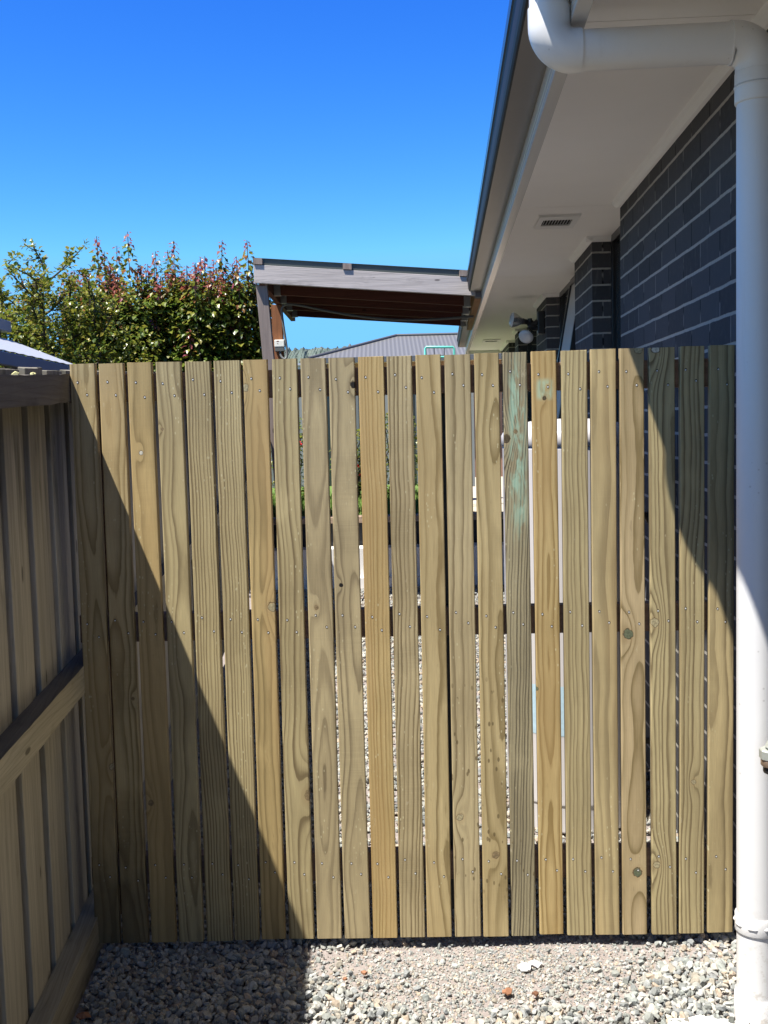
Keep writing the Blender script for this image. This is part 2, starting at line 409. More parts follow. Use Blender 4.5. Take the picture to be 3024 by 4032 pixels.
def dusty(x, y):
    n = noise.noise(Vector((x * 4, y * 6, 1))) * .35
    d = 1.05 * math.exp(-((x - .27) / .50) ** 2 - ((y - 2.84) / .23) ** 2) + n
    return d
step_ = .0158
for layer in range(2):
    y = 1.2
    while y < 3.35:
        x = fencex(y) + .02
        while x < wallx(y) - .015:
            X = x + rng.uniform(-.010, .010); Y = y + rng.uniform(-.010, .010)
            d = dusty(X, Y)
            if layer == 1 and (d > .33 or rng.random() < .35): x += step_; continue
            if layer == 0 and d > .42 and rng.random() < min(.93, d * 1.15): x += step_; continue
            s = float(np.clip(rng.lognormal(math.log(.0115), .30), .0045, .020))
            if d > .42: s *= .75
            mound = .010 * math.exp(-((X - .35) / .42) ** 2 - ((Y - 2.86) / .17) ** 2)
            pts.append((X, Y, gz(X, Y) - .004 + mound + layer * .009 + rng.uniform(-.003, .004), s))
            dark = (X > .42 and Y < 2.56 + .05 * noise.noise(Vector((X * 12, Y * 9, 2))) and Y > 2.1) 
            mi.append(1 if dark and rng.random() < .85 else 0)
            x += step_
        y += step_
scatter('gravel', pts, near, rng, [M_stone, M_stone_wet], mi, label='loose grey crushed gravel on the ground in front of and under the gate', cat='gravel', kind='stuff')
pts = []
for k in range(16000):
    X = rng.normal(.28, .40); Y = rng.normal(2.76, .18)
    if Y > 3.2 or Y < 2.3 or X < -.5 or X > wallx(Y) - .02: continue
    mound = .010 * math.exp(-((X - .35) / .42) ** 2 - ((Y - 2.86) / .17) ** 2)
    pts.append((X, Y, gz(X, Y) - .009 + mound + rng.uniform(-.001, .002), float(np.clip(rng.lognormal(math.log(.0036), .45), .0015, .009))))
scatter('grit', pts, far, rng, [M_stone], label='fine grit and crumbs pressed into the dusty patch before the gate', cat='grit', kind='stuff')
pts = []
for k in range(24000):
    Y = 3.35 + 6.3 * rng.random(); X = fencex(Y) + (wallx(Y) - fencex(Y)) * rng.random()
    if X < -.72 and rng.random() < .6: continue
    pts.append((X, Y, gz(X, Y) + rng.uniform(-.006, .008), rng.uniform(.011, .020)))
scatter('gravel', pts, far, rng, [M_stone], label='pale grey gravel path seen through the gaps beyond the gate', cat='gravel', kind='stuff')

# ================================================================== SIDE FENCE (left)
FANG = math.atan(.0396)
fence = empty('paling_fence', (-.853, 2.95, 0), FANG, label='weathered grey-brown timber paling fence with three rails, running along the left side', cat='fence')
sl = .0427
def fbox(mb, x0, x1, y0, y1, z0, z1, jz=0):
    mb.hexa([(x0, y0, z0 + sl * y0), (x1, y0, z0 + sl * y0), (x1, y1, z0 + sl * y1), (x0, y1, z0 + sl * y1), (x0, y0, z1 + sl * y0), (x1, y0, z1 + sl * y0 + jz), (x1, y1, z1 + sl * y1 + jz), (x0, y1, z1 + sl * y1)])
def longrail(name, x0, x1, z0, z1, mat, wob=.0035, **k):
    mb = MB(); ys = np.arange(-4.4, 8.01, .04)
    prof = [(x0, z0), (x1, z0), (x1, z1), (x0, z1)]
    vs = []
    for i, y in enumerate(ys):
        for j, (px, pz) in enumerate(prof):
            vs.append((px + (wob * .6 * (noise.noise(Vector((y * 5, j * 5, z0 * 7))) + .5 * noise.noise(Vector((y * 25, j * 5, z0)))) if j in (1, 2) else 0), y, pz + sl * y + wob * (noise.noise(Vector((y * 4, j * 9, z0 * 3))) + .5 * noise.noise(Vector((y * 22, j * 9, z0 * 3))))))
    n = len(ys); fs = [(i * 4 + j, i * 4 + (j + 1) % 4, (i + 1) * 4 + (j + 1) % 4, (i + 1) * 4 + j) for i in range(n - 1) for j in range(4)]
    fs += [(3, 2, 1, 0), tuple((n - 1) * 4 + j for j in range(4))]
    mb.add(vs, fs)
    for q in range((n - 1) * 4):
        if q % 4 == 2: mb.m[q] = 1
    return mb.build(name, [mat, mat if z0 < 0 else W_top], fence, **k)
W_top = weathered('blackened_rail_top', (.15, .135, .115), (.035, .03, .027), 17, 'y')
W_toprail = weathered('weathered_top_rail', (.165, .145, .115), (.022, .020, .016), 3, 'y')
W_midrail = weathered('weathered_mid_rail', (.52, .465, .335), (.13, .112, .07), 8, 'y', streak=.7)
W_bot = weathered('weathered_plinth', (.38, .345, .27), (.07, .062, .05), 12, 'y')
longrail('rail', -.0498, 0, 1.507, 1.582, W_toprail)
longrail('rail', -.0498, .001, .6945, .772, W_midrail)
longrail('rail', -.0498, .006, -.075, .040, W_bot)
mf = [weathered('weathered_paling', (.52, .475, .375), (.17, .15, .115), s, 'z', moss=True, streak=.9) for s in (21, 34, 55)]
mdk = weathered('shaded_paling_under', (.045, .037, .032), (.018, .015, .013), 77, 'z', moss=True)  # back boards coloured near black to paint the shade in the gaps
k = 0
y = -4.36
rr = random.Random(4)
# paling pattern: broad face board, lapped strip, open gap with the board behind
gap0 = -.238
i0 = int((-4.2 - gap0) / .205)
for i in range(i0, 38):
    ys = gap0 + .205 * i
    if ys > 7.8: break
    t = 1.600 + rr.uniform(-.004, .004)
    mb = MB(); fbox(mb, -.069, -.050, ys + .018, ys + .018 + .123, -.02, t, -rr.uniform(0, .004))
    mb.build('paling', mf[i % 3], fence, bevel=.002)
    mb = MB(); fbox(mb, -.079, -.0535 + rr.uniform(-.001, .001), ys + .1415, ys + .1415 + .0445, -.02, t - .003 + rr.uniform(-.004, .003))
    mb.build('paling', mf[(i + 1) % 3], fence, bevel=.002)
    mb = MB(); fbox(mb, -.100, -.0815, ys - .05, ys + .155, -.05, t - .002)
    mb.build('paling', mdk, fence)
# posts behind the gate side of the fence
mb = MB(); mb.box(-.045, .0, .30, .39, -.3, .68); mb.build('fence_post', W_toprail, fence)

# ================================================================== GATE
GY = R(-1.25)
gate = empty('timber_gate', (0, 2.95, 0), GY, label='new treated pine paling gate with spaced vertical boards between fence and house', cat='gate')
P = [(-0.8518, -0.7819, 1.612, -0.858, -0.7872, -0.0363), (-0.7721, -0.7038, 1.6106, -0.7796, -0.7059, -0.0359), (-0.6937, -0.6264, 1.6114, -0.6962, -0.6261, -0.0356), (-0.6148, -0.5464, 1.6107, -0.6173, -0.5475, -0.0354), (-0.5346, -0.4651, 1.61, -0.5369, -0.4641, -0.0344), (-0.4558, -0.3831, 1.61, -0.4574, -0.3872, -0.0325), (-0.3757, -0.3089, 1.6106, -0.3795, -0.3121, -0.0314), (-0.2958, -0.2271, 1.6108, -0.3016, -0.2297, -0.031), (-0.218, -0.1497, 1.61, -0.2207, -0.1507, -0.0315), (-0.141, -0.0702, 1.6093, -0.1419, -0.069, -0.032), (-0.0606, 0.0099, 1.6103, -0.0608, 0.0084, -0.0324), (0.0176, 0.0867, 1.6102, 0.0167, 0.0869, -0.0314), (0.0963, 0.1648, 1.6114, 0.0927, 0.1627, -0.0318), (0.1747, 0.2454, 1.61, 0.1724, 0.2463, -0.0315), (0.256, 0.3226, 1.6116, 0.2532, 0.325, -0.0328), (0.3336, 0.399, 1.612, 0.3335, 0.4026, -0.0324), (0.4104, 0.4781, 1.6127, 0.4128, 0.4798, -0.0284), (0.492, 0.5618, 1.6128, 0.4914, 0.5616, -0.0326), (0.5708, 0.64, 1.6143, 0.5718, 0.6387, -0.0323), (0.6498, 0.7154, 1.6149, 0.6476, 0.7164, -0.0328), (0.7286, 0.7981, 1.6147, 0.731, 0.7996, -0.034), (0.8126, 0.8781, 1.6158, 0.8073, 0.8767, -0.0322), (0.8923, 0.9599, 1.6164, 0.8866, 0.9576, -0.0304)]
TAN = (.452, .362, .190); OLV = (.436, .362, .194); ORG = (.455, .342, .158); GRY = (.438, .360, .206); GRN = (.345, .298, .180); PNK = (.440, .342, .195)
DT = (.172, .124, .050); DO = (.158, .118, .058); DOR = (.200, .128, .040); DG = (.152, .116, .064)
# light, dark, pith x0, y0, drift a, b, wander An, Bn, ring spacing, blaze
W = [
 (TAN, DT, .010, .030, .0, .000, .05, .060, .0085, .25), (TAN, DT, -.02, .040, .0, .01, .05, .060, .0075, .30),
 (ORG, DT, .015, .026, .0, .00, .05, .055, .0090, .25), (OLV, DO, .02, .036, .01, .0, .06, .060, .0080, .0),
 (OLV, DO, .10, .030, .00, .0, .03, .010, .0062, .0), (OLV, DO, .13, .020, .00, .0, .02, .010, .0060, .0),
 (ORG, DT, .005, .016, .0, .00, .05, .040, .0082, .45), (OLV, DO, .05, .035, .0, .0, .07, .05, .0078, .0),
 (GRY, DG, -.02, .026, .02, .0, .09, .08, .0090, .0), (GRY, DG, .02, .03, .0, .0, .09, .08, .0095, .0),
 (ORG, DOR, .11, .030, .0, .0, .04, .02, .0072, .45), (GRY, DO, -.09, .040, .02, .0, .05, .02, .0072, .0),
 (TAN, DT, .03, .05, .0, .0, .05, .05, .0110, .15), (GRY, DO, -.07, .05, .02, .0, .05, .03, .0080, .0),
 (TAN, DT, .03, .03, .0, .0, .08, .07, .0090, .1), (GRN, (.062, .049, .030), .10, .03, .04, .0, .03, .01, .0058, .0),
 (ORG, DOR, .004, .012, .0, .0, .03, .060, .0082, .35), (OLV, DO, .08, .03, .0, .0, .05, .03, .0078, .0),
 (TAN, DO, -.03, .02, .0, .0, .08, .07, .0120, .2), (PNK, DT, .01, .02, .0, .0, .08, .07, .0115, .0),
 (OLV, DO, .06, .03, -.02, .0, .06, .03, .0075, .0), (OLV, DO, -.08, .04, .02, .0, .05, .03, .0080, .05),
 (TAN, DO, -.03, .05, .0, .0, .04, .03, .0120, .05)]
K = {1: [(-.744, 1.022, .004, 'mid'), (-.789, .48, .010, 'pale')], 2: [(-.722, .676, .005, 'mid')], 3: [(-.665, 1.364, .0062, 'white'), (-.681, .374, .008, 'mid')],
     4: [(-.604, 1.428, .004, 'mid')], 7: [(-.319, .927, .012, 'pale'), (-.372, 1.535, .010, 'pale')], 8: [(-.229, .389, .017, 'mid')], 9: [(-.195, .923, .006, 'mid')],
     10: [(-.124, .984, .0055, 'hole'), (-.075, 1.536, .009, 'hole')], 14: [(.192, .317, .010, 'pale')], 15: [(.292, .205, .010, 'mid')], 16: [(.340, 1.378, .011, 'dark'), (.366, 1.397, .006, 'mid')],
     17: [(.445, 1.486, .0055, 'dark'), (.414, .681, .0055, 'green')], 20: [(.668, .83, .0135, 'green'), (.689, .148, .0125, 'green'), (.700, 1.612, .012, 'pale')],
     21: [(.746, .17, .010, 'pale'), (.747, 1.612, .0125, 'white'), (.742, .861, .012, 'pale')], 22: [(.845, .407, .007, 'pale')]}
M_nail = plain('galvanised_nail', (.62, .62, .60), .55, .15)
M_hole = plain('nail_hole_shadow_wood', (.03, .02, .012), .9)
def nail_disc(mb, x, z, rr):
    n = 10
    cx, cz = x + rr.uniform(-.0008, .0008), z + .0006
    mb.add([(x + .0034 * math.cos(2 * math.pi * k / n), -.0004, z + .0040 * math.sin(2 * math.pi * k / n)) for k in range(n)], [tuple(range(n))], 1)
    mb.lathe([(.0001, .0004), (.0021, .0003), (.0023, 0)], (cx, -.0005, cz - .0014), (0, -1, 0), 10, 0, False)
rr = random.Random(11); low = MB()
for i, (tl, tr, tz, bl, br, bz) in enumerate(P):
    lt, dk, x0_, y0_, a_, b_, An, Bn, sp, blz = W[i]
    cx = (tl + tr) / 2
    lean = ((tl + tr) - (bl + br)) / 2 / (tz - bz)
    kn = []
    for (u, kz, kr, tone) in K.get(i + 1, []):
        kn.append((u - cx + lean * (tz - kz), kz, kr, tone))
    mat = pine('treated_pine', 100 + i, lt, dk, x0_, y0_, a_, b_, An, Bn, sp, kn,
               spots=(.05, .75) if i in (13, 14) else ((.05, .30) if i == 15 else ()), green=(1.36, .30, .004) if i == 15 else ((1.51, .035, 0) if i == 16 else None), blaze=blz,
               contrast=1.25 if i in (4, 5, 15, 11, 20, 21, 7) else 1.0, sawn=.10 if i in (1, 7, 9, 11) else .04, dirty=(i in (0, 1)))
    mb = MB(); d0, d1 = 0.0, .019; ns = 12
    # slightly bowed board, front at y=0
    vs = []; hw_t = (tr - tl) / 2; hw_b = (br - bl) / 2
    bow = rr.uniform(-.0015, .0015)
    for s_ in range(ns + 1):
        t = s_ / ns; z = bz + (tz - bz) * t
        c_ = (-lean * (tz - bz)) * (1 - t) + bow * math.sin(math.pi * t)
        h = hw_b + (hw_t - hw_b) * t
        jag = 0
        e = .0026
        for (px, py) in [(-h, d1), (-h, d0 + e), (-h + e * .35, d0 + e * .35), (-h + e, d0), (h - e, d0), (h - e * .35, d0 + e * .35), (h, d0 + e), (h, d1)]:
            vs.append((c_ + px, py, z + (rr.uniform(-.0006, .0006) if s_ in (0, ns) else 0)))
    fs = [(s_ * 8 + k, s_ * 8 + (k + 1) % 8, (s_ + 1) * 8 + (k + 1) % 8, (s_ + 1) * 8 + k) for s_ in range(ns) for k in range(8)]
    fs += [tuple(range(7, -1, -1)), tuple(ns * 8 + k for k in range(8))]
    mb.add(vs, fs)
    labels = {2: 'light orange-tan board with a round white knot', 9: 'grey-tan board with a black knot hole near the top', 10: 'warm orange board', 15: 'dark-streaked board with pale green stain near the top', 16: 'orange board with tall pointed grain ovals', 19: 'pinkish-tan board with two large knots'}
    pal = mb.build('paling', mat, gate, label=labels.get(i))
    pal.location = (cx, 0, 0)
    for (zl, zr) in ((1.556, 1.520), (.896, .862), (.192, .156)):
        jz = rr.uniform(-.006, .006)
        for sx, zz in ((-.22, zl + jz), (.20, zr + jz + rr.uniform(-.006, .006))):
            xx = sx * (tr - tl) + rr.uniform(-.004, .004); t = (zz - bz) / (tz - bz)
            xo = (-lean * (tz - bz)) * (1 - t)
            if zz < .3: nail_disc(low, cx + xo + xx, zz, rr)
            else:
                nb = MB(); nail_disc(nb, 0, 0, rr); no = nb.build('nail', [M_nail, M_hole], pal); no.location = (xo + xx, 0, zz)
low.build('nails', [M_nail, M_hole], gate, kind='stuff', label='bottom row of small galvanised nail heads')
M_rail = weathered('shaded_rail_pine', (.21, .135, .095), (.07, .04, .03), 5, 'x')  # shade behind the palings is put into this dark maroon
for z0, z1 in ((1.507, 1.583), (.833, .912), (.128, .212)):
    mb = MB(); mb.box(-.865, .905, .0195, .062, z0, z1); mb.build('rail', M_rail, gate, bevel=.003)
mb = MB(); mb.box(.145, .190, .063, .100, .02, 1.56); mb.build('steel_stile', M_darkst, gate)
mb = MB(); mb.box(-.852, -.775, .063, .105, .02, 1.56); mb.build('stile', M_rail, gate)

# ================================================================== HOUSE
house = empty('brick_house', (0, 0, 0), -TH, label='charcoal brick house with white eave, black windows and dark gutter on the right', cat='house')
WX = .815
def wallbox(x0, x1, a0, a1, z0, z1, name='wall', mat=None, **k):
    mb = MB(); mb.box(x0, x1, a0, a1, z0, z1); return mb.build(name, mat or M_brick, house, **k)
wallbox(WX, 1.06, -3.0, 5.012, -.3, 2.44)
wallbox(WX, 1.06, 5.945, 6.716, -.3, 2.44, 'pillar')
wallbox(WX, 1.06, 8.54, 9.41, -.3, 2.44, 'pillar')
wallbox(WX, 1.06, 11.75, 12.25, -.3, 2.44, 'pillar')
wallbox(WX, 1.06, 13.4, 15.1, -.3, 2.44, 'wall')
wallbox(1.06, 6.0, 14.85, 15.1, -.3, 2.44, 'wall')
def window(a0, a1, z0=.25, sash=True, xf=.915):
    mb = MB(); fr = .045
    for (p, q, r, s) in ((a0, a1, 2.36, 2.41), (a0, a1, z0, z0 + .05), (a0, a0 + fr, z0 + .05, 2.36), (a1 - fr, a1, z0 + .05, 2.36), ((a0 + a1) / 2 - .02, (a0 + a1) / 2 + .02, z0 + .05, 2.36)):
        mb.box(xf, xf + .05, p, q, r, s)
    w = mb.build('window', M_frame, house, bevel=.003)
    mb = MB(); mb.box(xf + .022, xf + .028, a0 + fr, a1 - fr, z0 + .05, 2.36); mb.build('pane', M_glass, w)
    mb = MB(); mb.box(WX + .02, 1.06, a0, a1, -.3, z0); mb.build('wall', M_brick, house)
    mb = MB(); mb.box(WX - .01, xf, a0, a1, z0, z0 + .012); mb.build('sill', M_frame, w)
    return w
window(5.012, 5.945); w2 = window(6.716, 8.54); window(9.41, 11.75); window(12.25, 13.4)
# open awning sash (hinged at the head)
sash = empty('window_sash', (.915, 6.74, 2.35)); sash.parent = w2
sash.rotation_euler = (0, R(9), 0)
mb = MB()
for (y0_, y1_, z0_, z1_) in ((0, .72, -.045, 0), (0, .72, -1.3, -1.255), (0, .045, -1.255, -.045), (.675, .72, -1.255, -.045)): mb.box(-.03, .0, y0_, y1_, z0_, z1_)
so = mb.build('sash_frame', M_frame, w2); so.location = (.905, 6.74, 2.36); so.rotation_euler = (0, R(10), 0)
mb = MB(); mb.box(-.018, -.012, .045, .675, -1.255, -.045); sp_ = mb.build('sash_pane', M_sashrefl, w2); sp_.location = (.905, 6.74, 2.36); sp_.rotation_euler = (0, R(10), 0)
bpy.data.objects.remove(sash)
# soffit sheets with fine joints
joints = [-3.0, .36, 2.76, 5.08, 7.50, 9.9, 12.25, 15.10]
mb = MB()
for a, b in zip(joints[:-1], joints[1:]): mb.box(.345, 1.05, a + .0015, b - .0015, 2.400, 2.408)
mb.box(.345, 1.05, -3, 15.1, 2.4085, 2.416)
mb.build('soffit', M_soffit, house)
# cornice moulding
def corn(a0, a1, X=WX):
    mb = MB(); mb.prism([(X - .034, 2.400), (X - .027, 2.386), (X - .012, 2.374), (X + .0, 2.372), (X + .0, 2.400)], lambda a, b: (a, a0, b), lambda a, b: (a, a1, b)); mb.build('cornice', M_cornice, house)
def cornx(x0, x1, A):
    mb = MB(); mb.prism([(A - .034, 2.400), (A - .027, 2.386), (A - .012, 2.374), (A, 2.372), (A, 2.400)], lambda a, b: (x0, a, b), lambda a, b: (x1, a, b)); mb.build('cornice', M_cornice, house)
corn(-3.0, 5.03); corn(5.915, 6.72); corn(8.51, 9.41); corn(11.72, 12.25); corn(13.37, 15.0)
for A in (5.945, 8.54, 11.75, 13.4): cornx(WX - .0335, .93, A)
# fascia, grooved face outwards
prof = [(.349, 2.347), (.352, 2.40), (.349, 2.56), (.313, 2.56), (.313, 2.392), (.3165, 2.390), (.3165, 2.386), (.313, 2.384), (.313, 2.372), (.3165, 2.370), (.3165, 2.366), (.313, 2.364), (.313, 2.347)]
mb = MB(); mb.prism(prof, lambda a, b: (a, -3, b), lambda a, b: (a, 15.1, b)); mb.build('fascia', M_fascia, house)
mb = MB(); mb.box(.349, 3.5, 15.101, 15.14, 2.352, 2.55); mb.box(.313, .349, 15.1005, 15.14, 2.347, 2.56); mb.build('barge_board', M_fascia, house)
# gutter: half round-nosed quad profile
def gutter(a0, a1, cap0=True):
    pr = [(.3125, 2.56), (.3125, 2.43), (.2235, 2.430), (.2180, 2.4335), (.2130, 2.441), (.2095, 2.455), (.2075, 2.475), (.2060, 2.500)]
    lip = [(.2060, 2.5005), (.2035, 2.508), (.1985, 2.514), (.1965, 2.525), (.1965, 2.541), (.1995, 2.550), (.2060, 2.553), (.2120, 2.549)]
    mb = MB()
    def shell(pr, mi):
        th = .0012
        vs = [(a, a0, b) for a, b in pr] + [(a, a1, b) for a, b in pr] + [(a + .0015, a0, b + .0012) for a, b in pr] + [(a + .0015, a1, b + .0012) for a, b in pr]
        n = len(pr)
        for i in range(n - 1):
            mb.add([vs[i], vs[i + 1], vs[n + i + 1], vs[n + i]], [(0, 1, 2, 3)], mi[i], False)
            mb.add([vs[2 * n + i], vs[3 * n + i], vs[3 * n + i + 1], vs[2 * n + i + 1]], [(0, 1, 2, 3)], mi[i], False)
    shell(pr, [0, 0, 2, 2, 2, 2, 2]); shell(lip, [2, 2, 1, 1, 2, 2, 2])
    full = pr[1:] + lip[1:]
    for a in (a0, a1): mb.add([(x, a, z) for x, z in full] + [(.3125, a, 2.55)], [tuple(range(len(full) + 1))], 0)
    return mb.build('gutter', [M_gutter, M_gutlip, M_gutfront], house)
gutter(-3.0, 8.50); gutter(9.95, 14.83)
# corrugated metal roof, rising to the right
mb = MB(); n = 240
vs = []; a0, a1 = -3.0, 15.2
for i in range(n + 1):
    A = a0 + (a1 - a0) * i / n
    for X in (.262, 4.5): vs.append((X, A, 2.585 + (X - .262) * .40 + .009 * math.sin(i * math.pi / 2)))
mb.add(vs, [(2 * i, 2 * i + 2, 2 * i + 3, 2 * i + 1) for i in range(n)])
o = mb.build('roof', M_roof, house); so = o.modifiers.new('s', 'SOLIDIFY'); so.thickness = .002

# ------------------------------------------------------------------ eave vents
def vent(X0, X1, A0, A1, lab):
    t = empty('eave_vent', hw((X0 + X1) / 2, (A0 + A1) / 2, 2.400), -TH, label=lab, cat='vent', group='white vents in the eave lining')
    w, l = (X1 - X0) / 2, (A1 - A0) / 2
    mb = MB(); z0, z1 = -.012, -.001
    fx, fy = w * .72, l * .50
    mb.box(-w, w, -l, -fy, z0, z1); mb.box(-w, w, fy, l, z0, z1); mb.box(-w, -fx, -fy, fy, z0, z1); mb.box(fx, w, -fy, fy, z0, z1)
    mb.box(-w - .006, w + .006, -l - .006, l + .006, -.004, -.0005)
    mb.build('frame', M_vent, t, bevel=.002)
    mb = MB(); mb.box(-fx, fx, -fy, fy, -.0045, -.0041); mb.build('opening_shade_plate', plain('vent_opening_shade', (.006, .006, .006), .9), t)  # black plate paints the shade inside the vent
    mb = MB(); ns = 10
    for k in range(ns):
        x = -fx + (k + .5) * 2 * fx / ns
        e = fy * (1.0 if 1 < k < ns - 2 else .8)
        mb.hexa([(x - .0012, -e, -.011), (x + .0002, -e, -.011), (x + .0002, e, -.011), (x - .0012, e, -.011), (x + .0005, -e, -.005), (x + .0019, -e, -.005), (x + .0019, e, -.005), (x + .0005, e, -.005)])
    mb.build('louvre', M_vent, t)
vent(.475, .672, 5.27, 5.59, 'white slotted vent in the eave, the nearer larger one above the gate')
vent(.492, .700, 13.10, 13.50, 'small white eave vent at the far end of the house near the roof corner')

# ------------------------------------------------------------------ downpipe
dp = empty('downpipe', hw(.744, 2.62, -.07), -TH, label='white plastic downpipe with rounded elbows running from gutter down the brick wall', cat='downpipe')
def D(X, A, z): return (X - .744, A - 2.62, z + .07)
A_ = 2.62; XH = .744; ZH = 2.287; XD = .265; r_ = .0465; R_ = .0500
def arc(cx, cz, rad, t0, t1, n=14): return [D(cx + rad * math.cos(t0 + (t1 - t0) * i / n), A_, cz + rad * math.sin(t0 + (t1 - t0) * i / n)) for i in range(n + 1)]
mb = MB(); mb.tube([D(XD, A_, 2.44), D(XD, A_, 2.36)], r_, 40); mb.build('dropper', M_pvc, dp)
br = .058
mb = MB()
mb.tube([D(XD, A_, 2.385)] + [D(XD, A_, ZH + br + .002)] + arc(XD + br, ZH + br, br, math.pi, 1.5 * math.pi)[1:] + [D(.338, A_, ZH)], R_, 40)
mb.build('elbow', M_pvc, dp)
mb = MB(); mb.tube([D(.3375, A_, ZH), D(.70, A_, ZH + .002)], r_, 40, cap=False); mb.build('pipe', M_pvc, dp)
mb = MB()
cx_ = XH - br; cz_ = ZH + .002 - br
mb.tube([D(.680, A_, ZH + .002), D(cx_ - .001, A_, ZH + .002)] + arc(cx_, cz_, br, .5 * math.pi, 0)[:] + [D(XH, A_, 2.21)], R_, 40)
mb.build('elbow', M_pvc, dp)
mb = MB(); mb.tube([D(XH, A_, 2.24), D(XH + .006, A_, -.18)], r_ + .0005, 48); mb.build('pipe', M_pvc, dp)
def collar(z0, z1, rr_, dimples=False, base=None):
    mb = MB(); prof = [(.046, z0), (rr_, z0), (rr_ + .0012, z0 + .003), (rr_ + .0012, z1 - .003), (rr_, z1), (.046, z1)]
    mb.lathe(prof, D(XH + .005 * (2.2 - z0) / 2.3, A_, 0), (0, 0, 1), 48)
    if dimples:
        for k in range(8):
            a = 2 * math.pi * k / 8 + .35
            c = Vector(D(XH + .0045, A_, (z0 + z1) / 2)) + Vector((math.cos(a), math.sin(a), 0)) * (rr_ + .0002)
            t_ = Vector((-math.sin(a), math.cos(a), 0))
            mb.tube([c - t_ * .012, c - t_ * .008, c + t_ * .008, c + t_ * .012], [.0005, .0042, .0042, .0005], 8)
    return mb.build('joint_collar', M_pvc, dp)
collar(2.150, 2.222, .0498); collar(2.186, 2.192, .0515); collar(.152, .196, .0495, True); collar(-.30, -.012, .0515)

# tap fitting poking in from the right beside the pipe
tp = empty('garden_tap', hw(.752, 2.50, .60), -TH, label='galvanised and brass tap fitting beside the downpipe at the right edge', cat='tap')
M_brass = plain('dull_brass', (.33, .235, .17), .4, .55, var=.25, scale=60)
M_zinc = plain('galvanised_nut', (.42, .44, .40), .45, .4, var=.3, scale=70)
mb = MB(); mb.lathe([(.001, .0), (.021, .0), (.0225, .003), (.0225, .016), (.001, .016)], (0, 0, -.008), (0, 0, 1), 28); mb.build('rubber_washer', M_black, tp)
mb = MB(); mb.lathe([(.001, .0), (.026, 0), (.028, .003), (.028, .026), (.001, .026)], (0, 0, .0085), (0, 0, 1), 28); mb.build('collar', M_brass, tp)
mb = MB()
pr = []
n = 16
vs = []
for zz, rr_ in ((.027, .0305), (.046, .0305), (.0485, .028)):
    for k in range(n): vs.append(((rr_ + (.0012 if k % 2 else -.0012)) * math.cos(2 * math.pi * k / n), (rr_ + (.0012 if k % 2 else -.0012)) * math.sin(2 * math.pi * k / n), zz))
mb.add(vs, [(i * n + k, i * n + (k + 1) % n, (i + 1) * n + (k + 1) % n, (i + 1) * n + k) for i in range(2) for k in range(n)] + [tuple(2 * n + k for k in range(n)), tuple(range(n - 1, -1, -1))])
mb.build('nut', M_zinc, tp)
mb = MB(); mb.tube([(.004, 0, .047), (.010, 0, .065), (.024, 0, .088), (.045, 0, .10), (.068, .0, .102)], [.024, .020, .0165, .015, .015], 20); mb.build('spout', M_zinc, tp)
mb = MB(); mb.tube([(.035, -.004, .108), (.030, -.006, .145)], [.009, .008], 12); mb.box(.0, .062, -.010, -.002, .145, .153); mb.build('handle', M_brass, tp, bevel=.002)

# ------------------------------------------------------------------ security light
sl_ = empty('security_light', hw(.815, 8.72, 2.20), -TH, label='black twin spotlight with two silver reflector lamps on the brick pillar under the eave', cat='wall light')
M_reflect = plain('silver_lamp_bulb', (.62, .62, .62), .18, .85, var=.2, scale=30)
M_lens = plain('frosted_lamp_lens', (.50, .52, .54), .25, .0, spec=.8)
mb = MB(); mb.box(-.055, -.001, -.055, .055, -.095, .085); mb.build('mounting_box', M_black, sl_, bevel=.008)
mb = MB(); mb.tube([(-.05, 0, .0), (-.10, 0, -.02), (-.13, 0, -.005)], .022, 12); mb.tube([(-.05, 0, -.05), (-.11, 0, -.045), (-.13, -.01, -.06)], .02, 12); mb.tube([(-.11, 0, -.05), (-.115, 0, .03)], .018, 12); mb.build('bracket', M_black, sl_, bevel=.0)
def lamp(c, ax, tone):
    ax = Vector(ax).normalized(); c = Vector(c)
    mb = MB(); mb.lathe([(.001, -.085), (.020, -.085), (.021, -.02), (.026, 0), (.001, .0)], c, ax, 20)
    h = mb.build('lamp_holder', M_black, sl_)
    mb = MB(); mb.lathe([(.024, .0), (.030, .012), (.044, .035), (.056, .062), (.060, .080)], c, ax, 28); mb.build('bulb', M_reflect, h)
    mb = MB(); mb.lathe([(.060, .080), (.056, .090), (.035, .098), (.001, .101)], c, ax, 28); mb.build('lens', tone, h)
lamp((-.175, 0, .010), (-1, -.12, .16), M_lens); lamp((-.125, -.02, -.075), (-.35, -.75, -.55), M_lens)

# ------------------------------------------------------------------ hot water cylinder behind the gate
M_hwc = plain('cream_enamel', (.56, .54, .54), .3, var=.02)
M_lab = plain('pale_blue_sticker', (.42, .58, .68), .5, var=.2, scale=60)
hc = empty('hot_water_cylinder', (.685, 3.98, -.06), 0, label='tall white hot water cylinder standing on gravel behind the gate against the house', cat='water heater')
mb = MB(); mb.lathe([(.001, 1.49), (.12, 1.485), (.20, 1.468), (.232, 1.45), (.244, 1.43), (.244, 1.395), (.2405, 1.3915)], (0, 0, 0), seg=56); mb.build('cap', M_hwc, hc)
mb = MB(); mb.lathe([(.001, .0), (.232, .0), (.236, .004), (.236, .008), (.236, .095), (.2365, .10), (.2395, .103), (.24, .107), (.24, .115), (.24, 1.38), (.24, 1.388), (.236, 1.391)], (0, 0, .0), seg=56); mb.build('body', M_hwc, hc)
mb = MB(); th_ = [R(200 + i * 4) for i in range(16)]
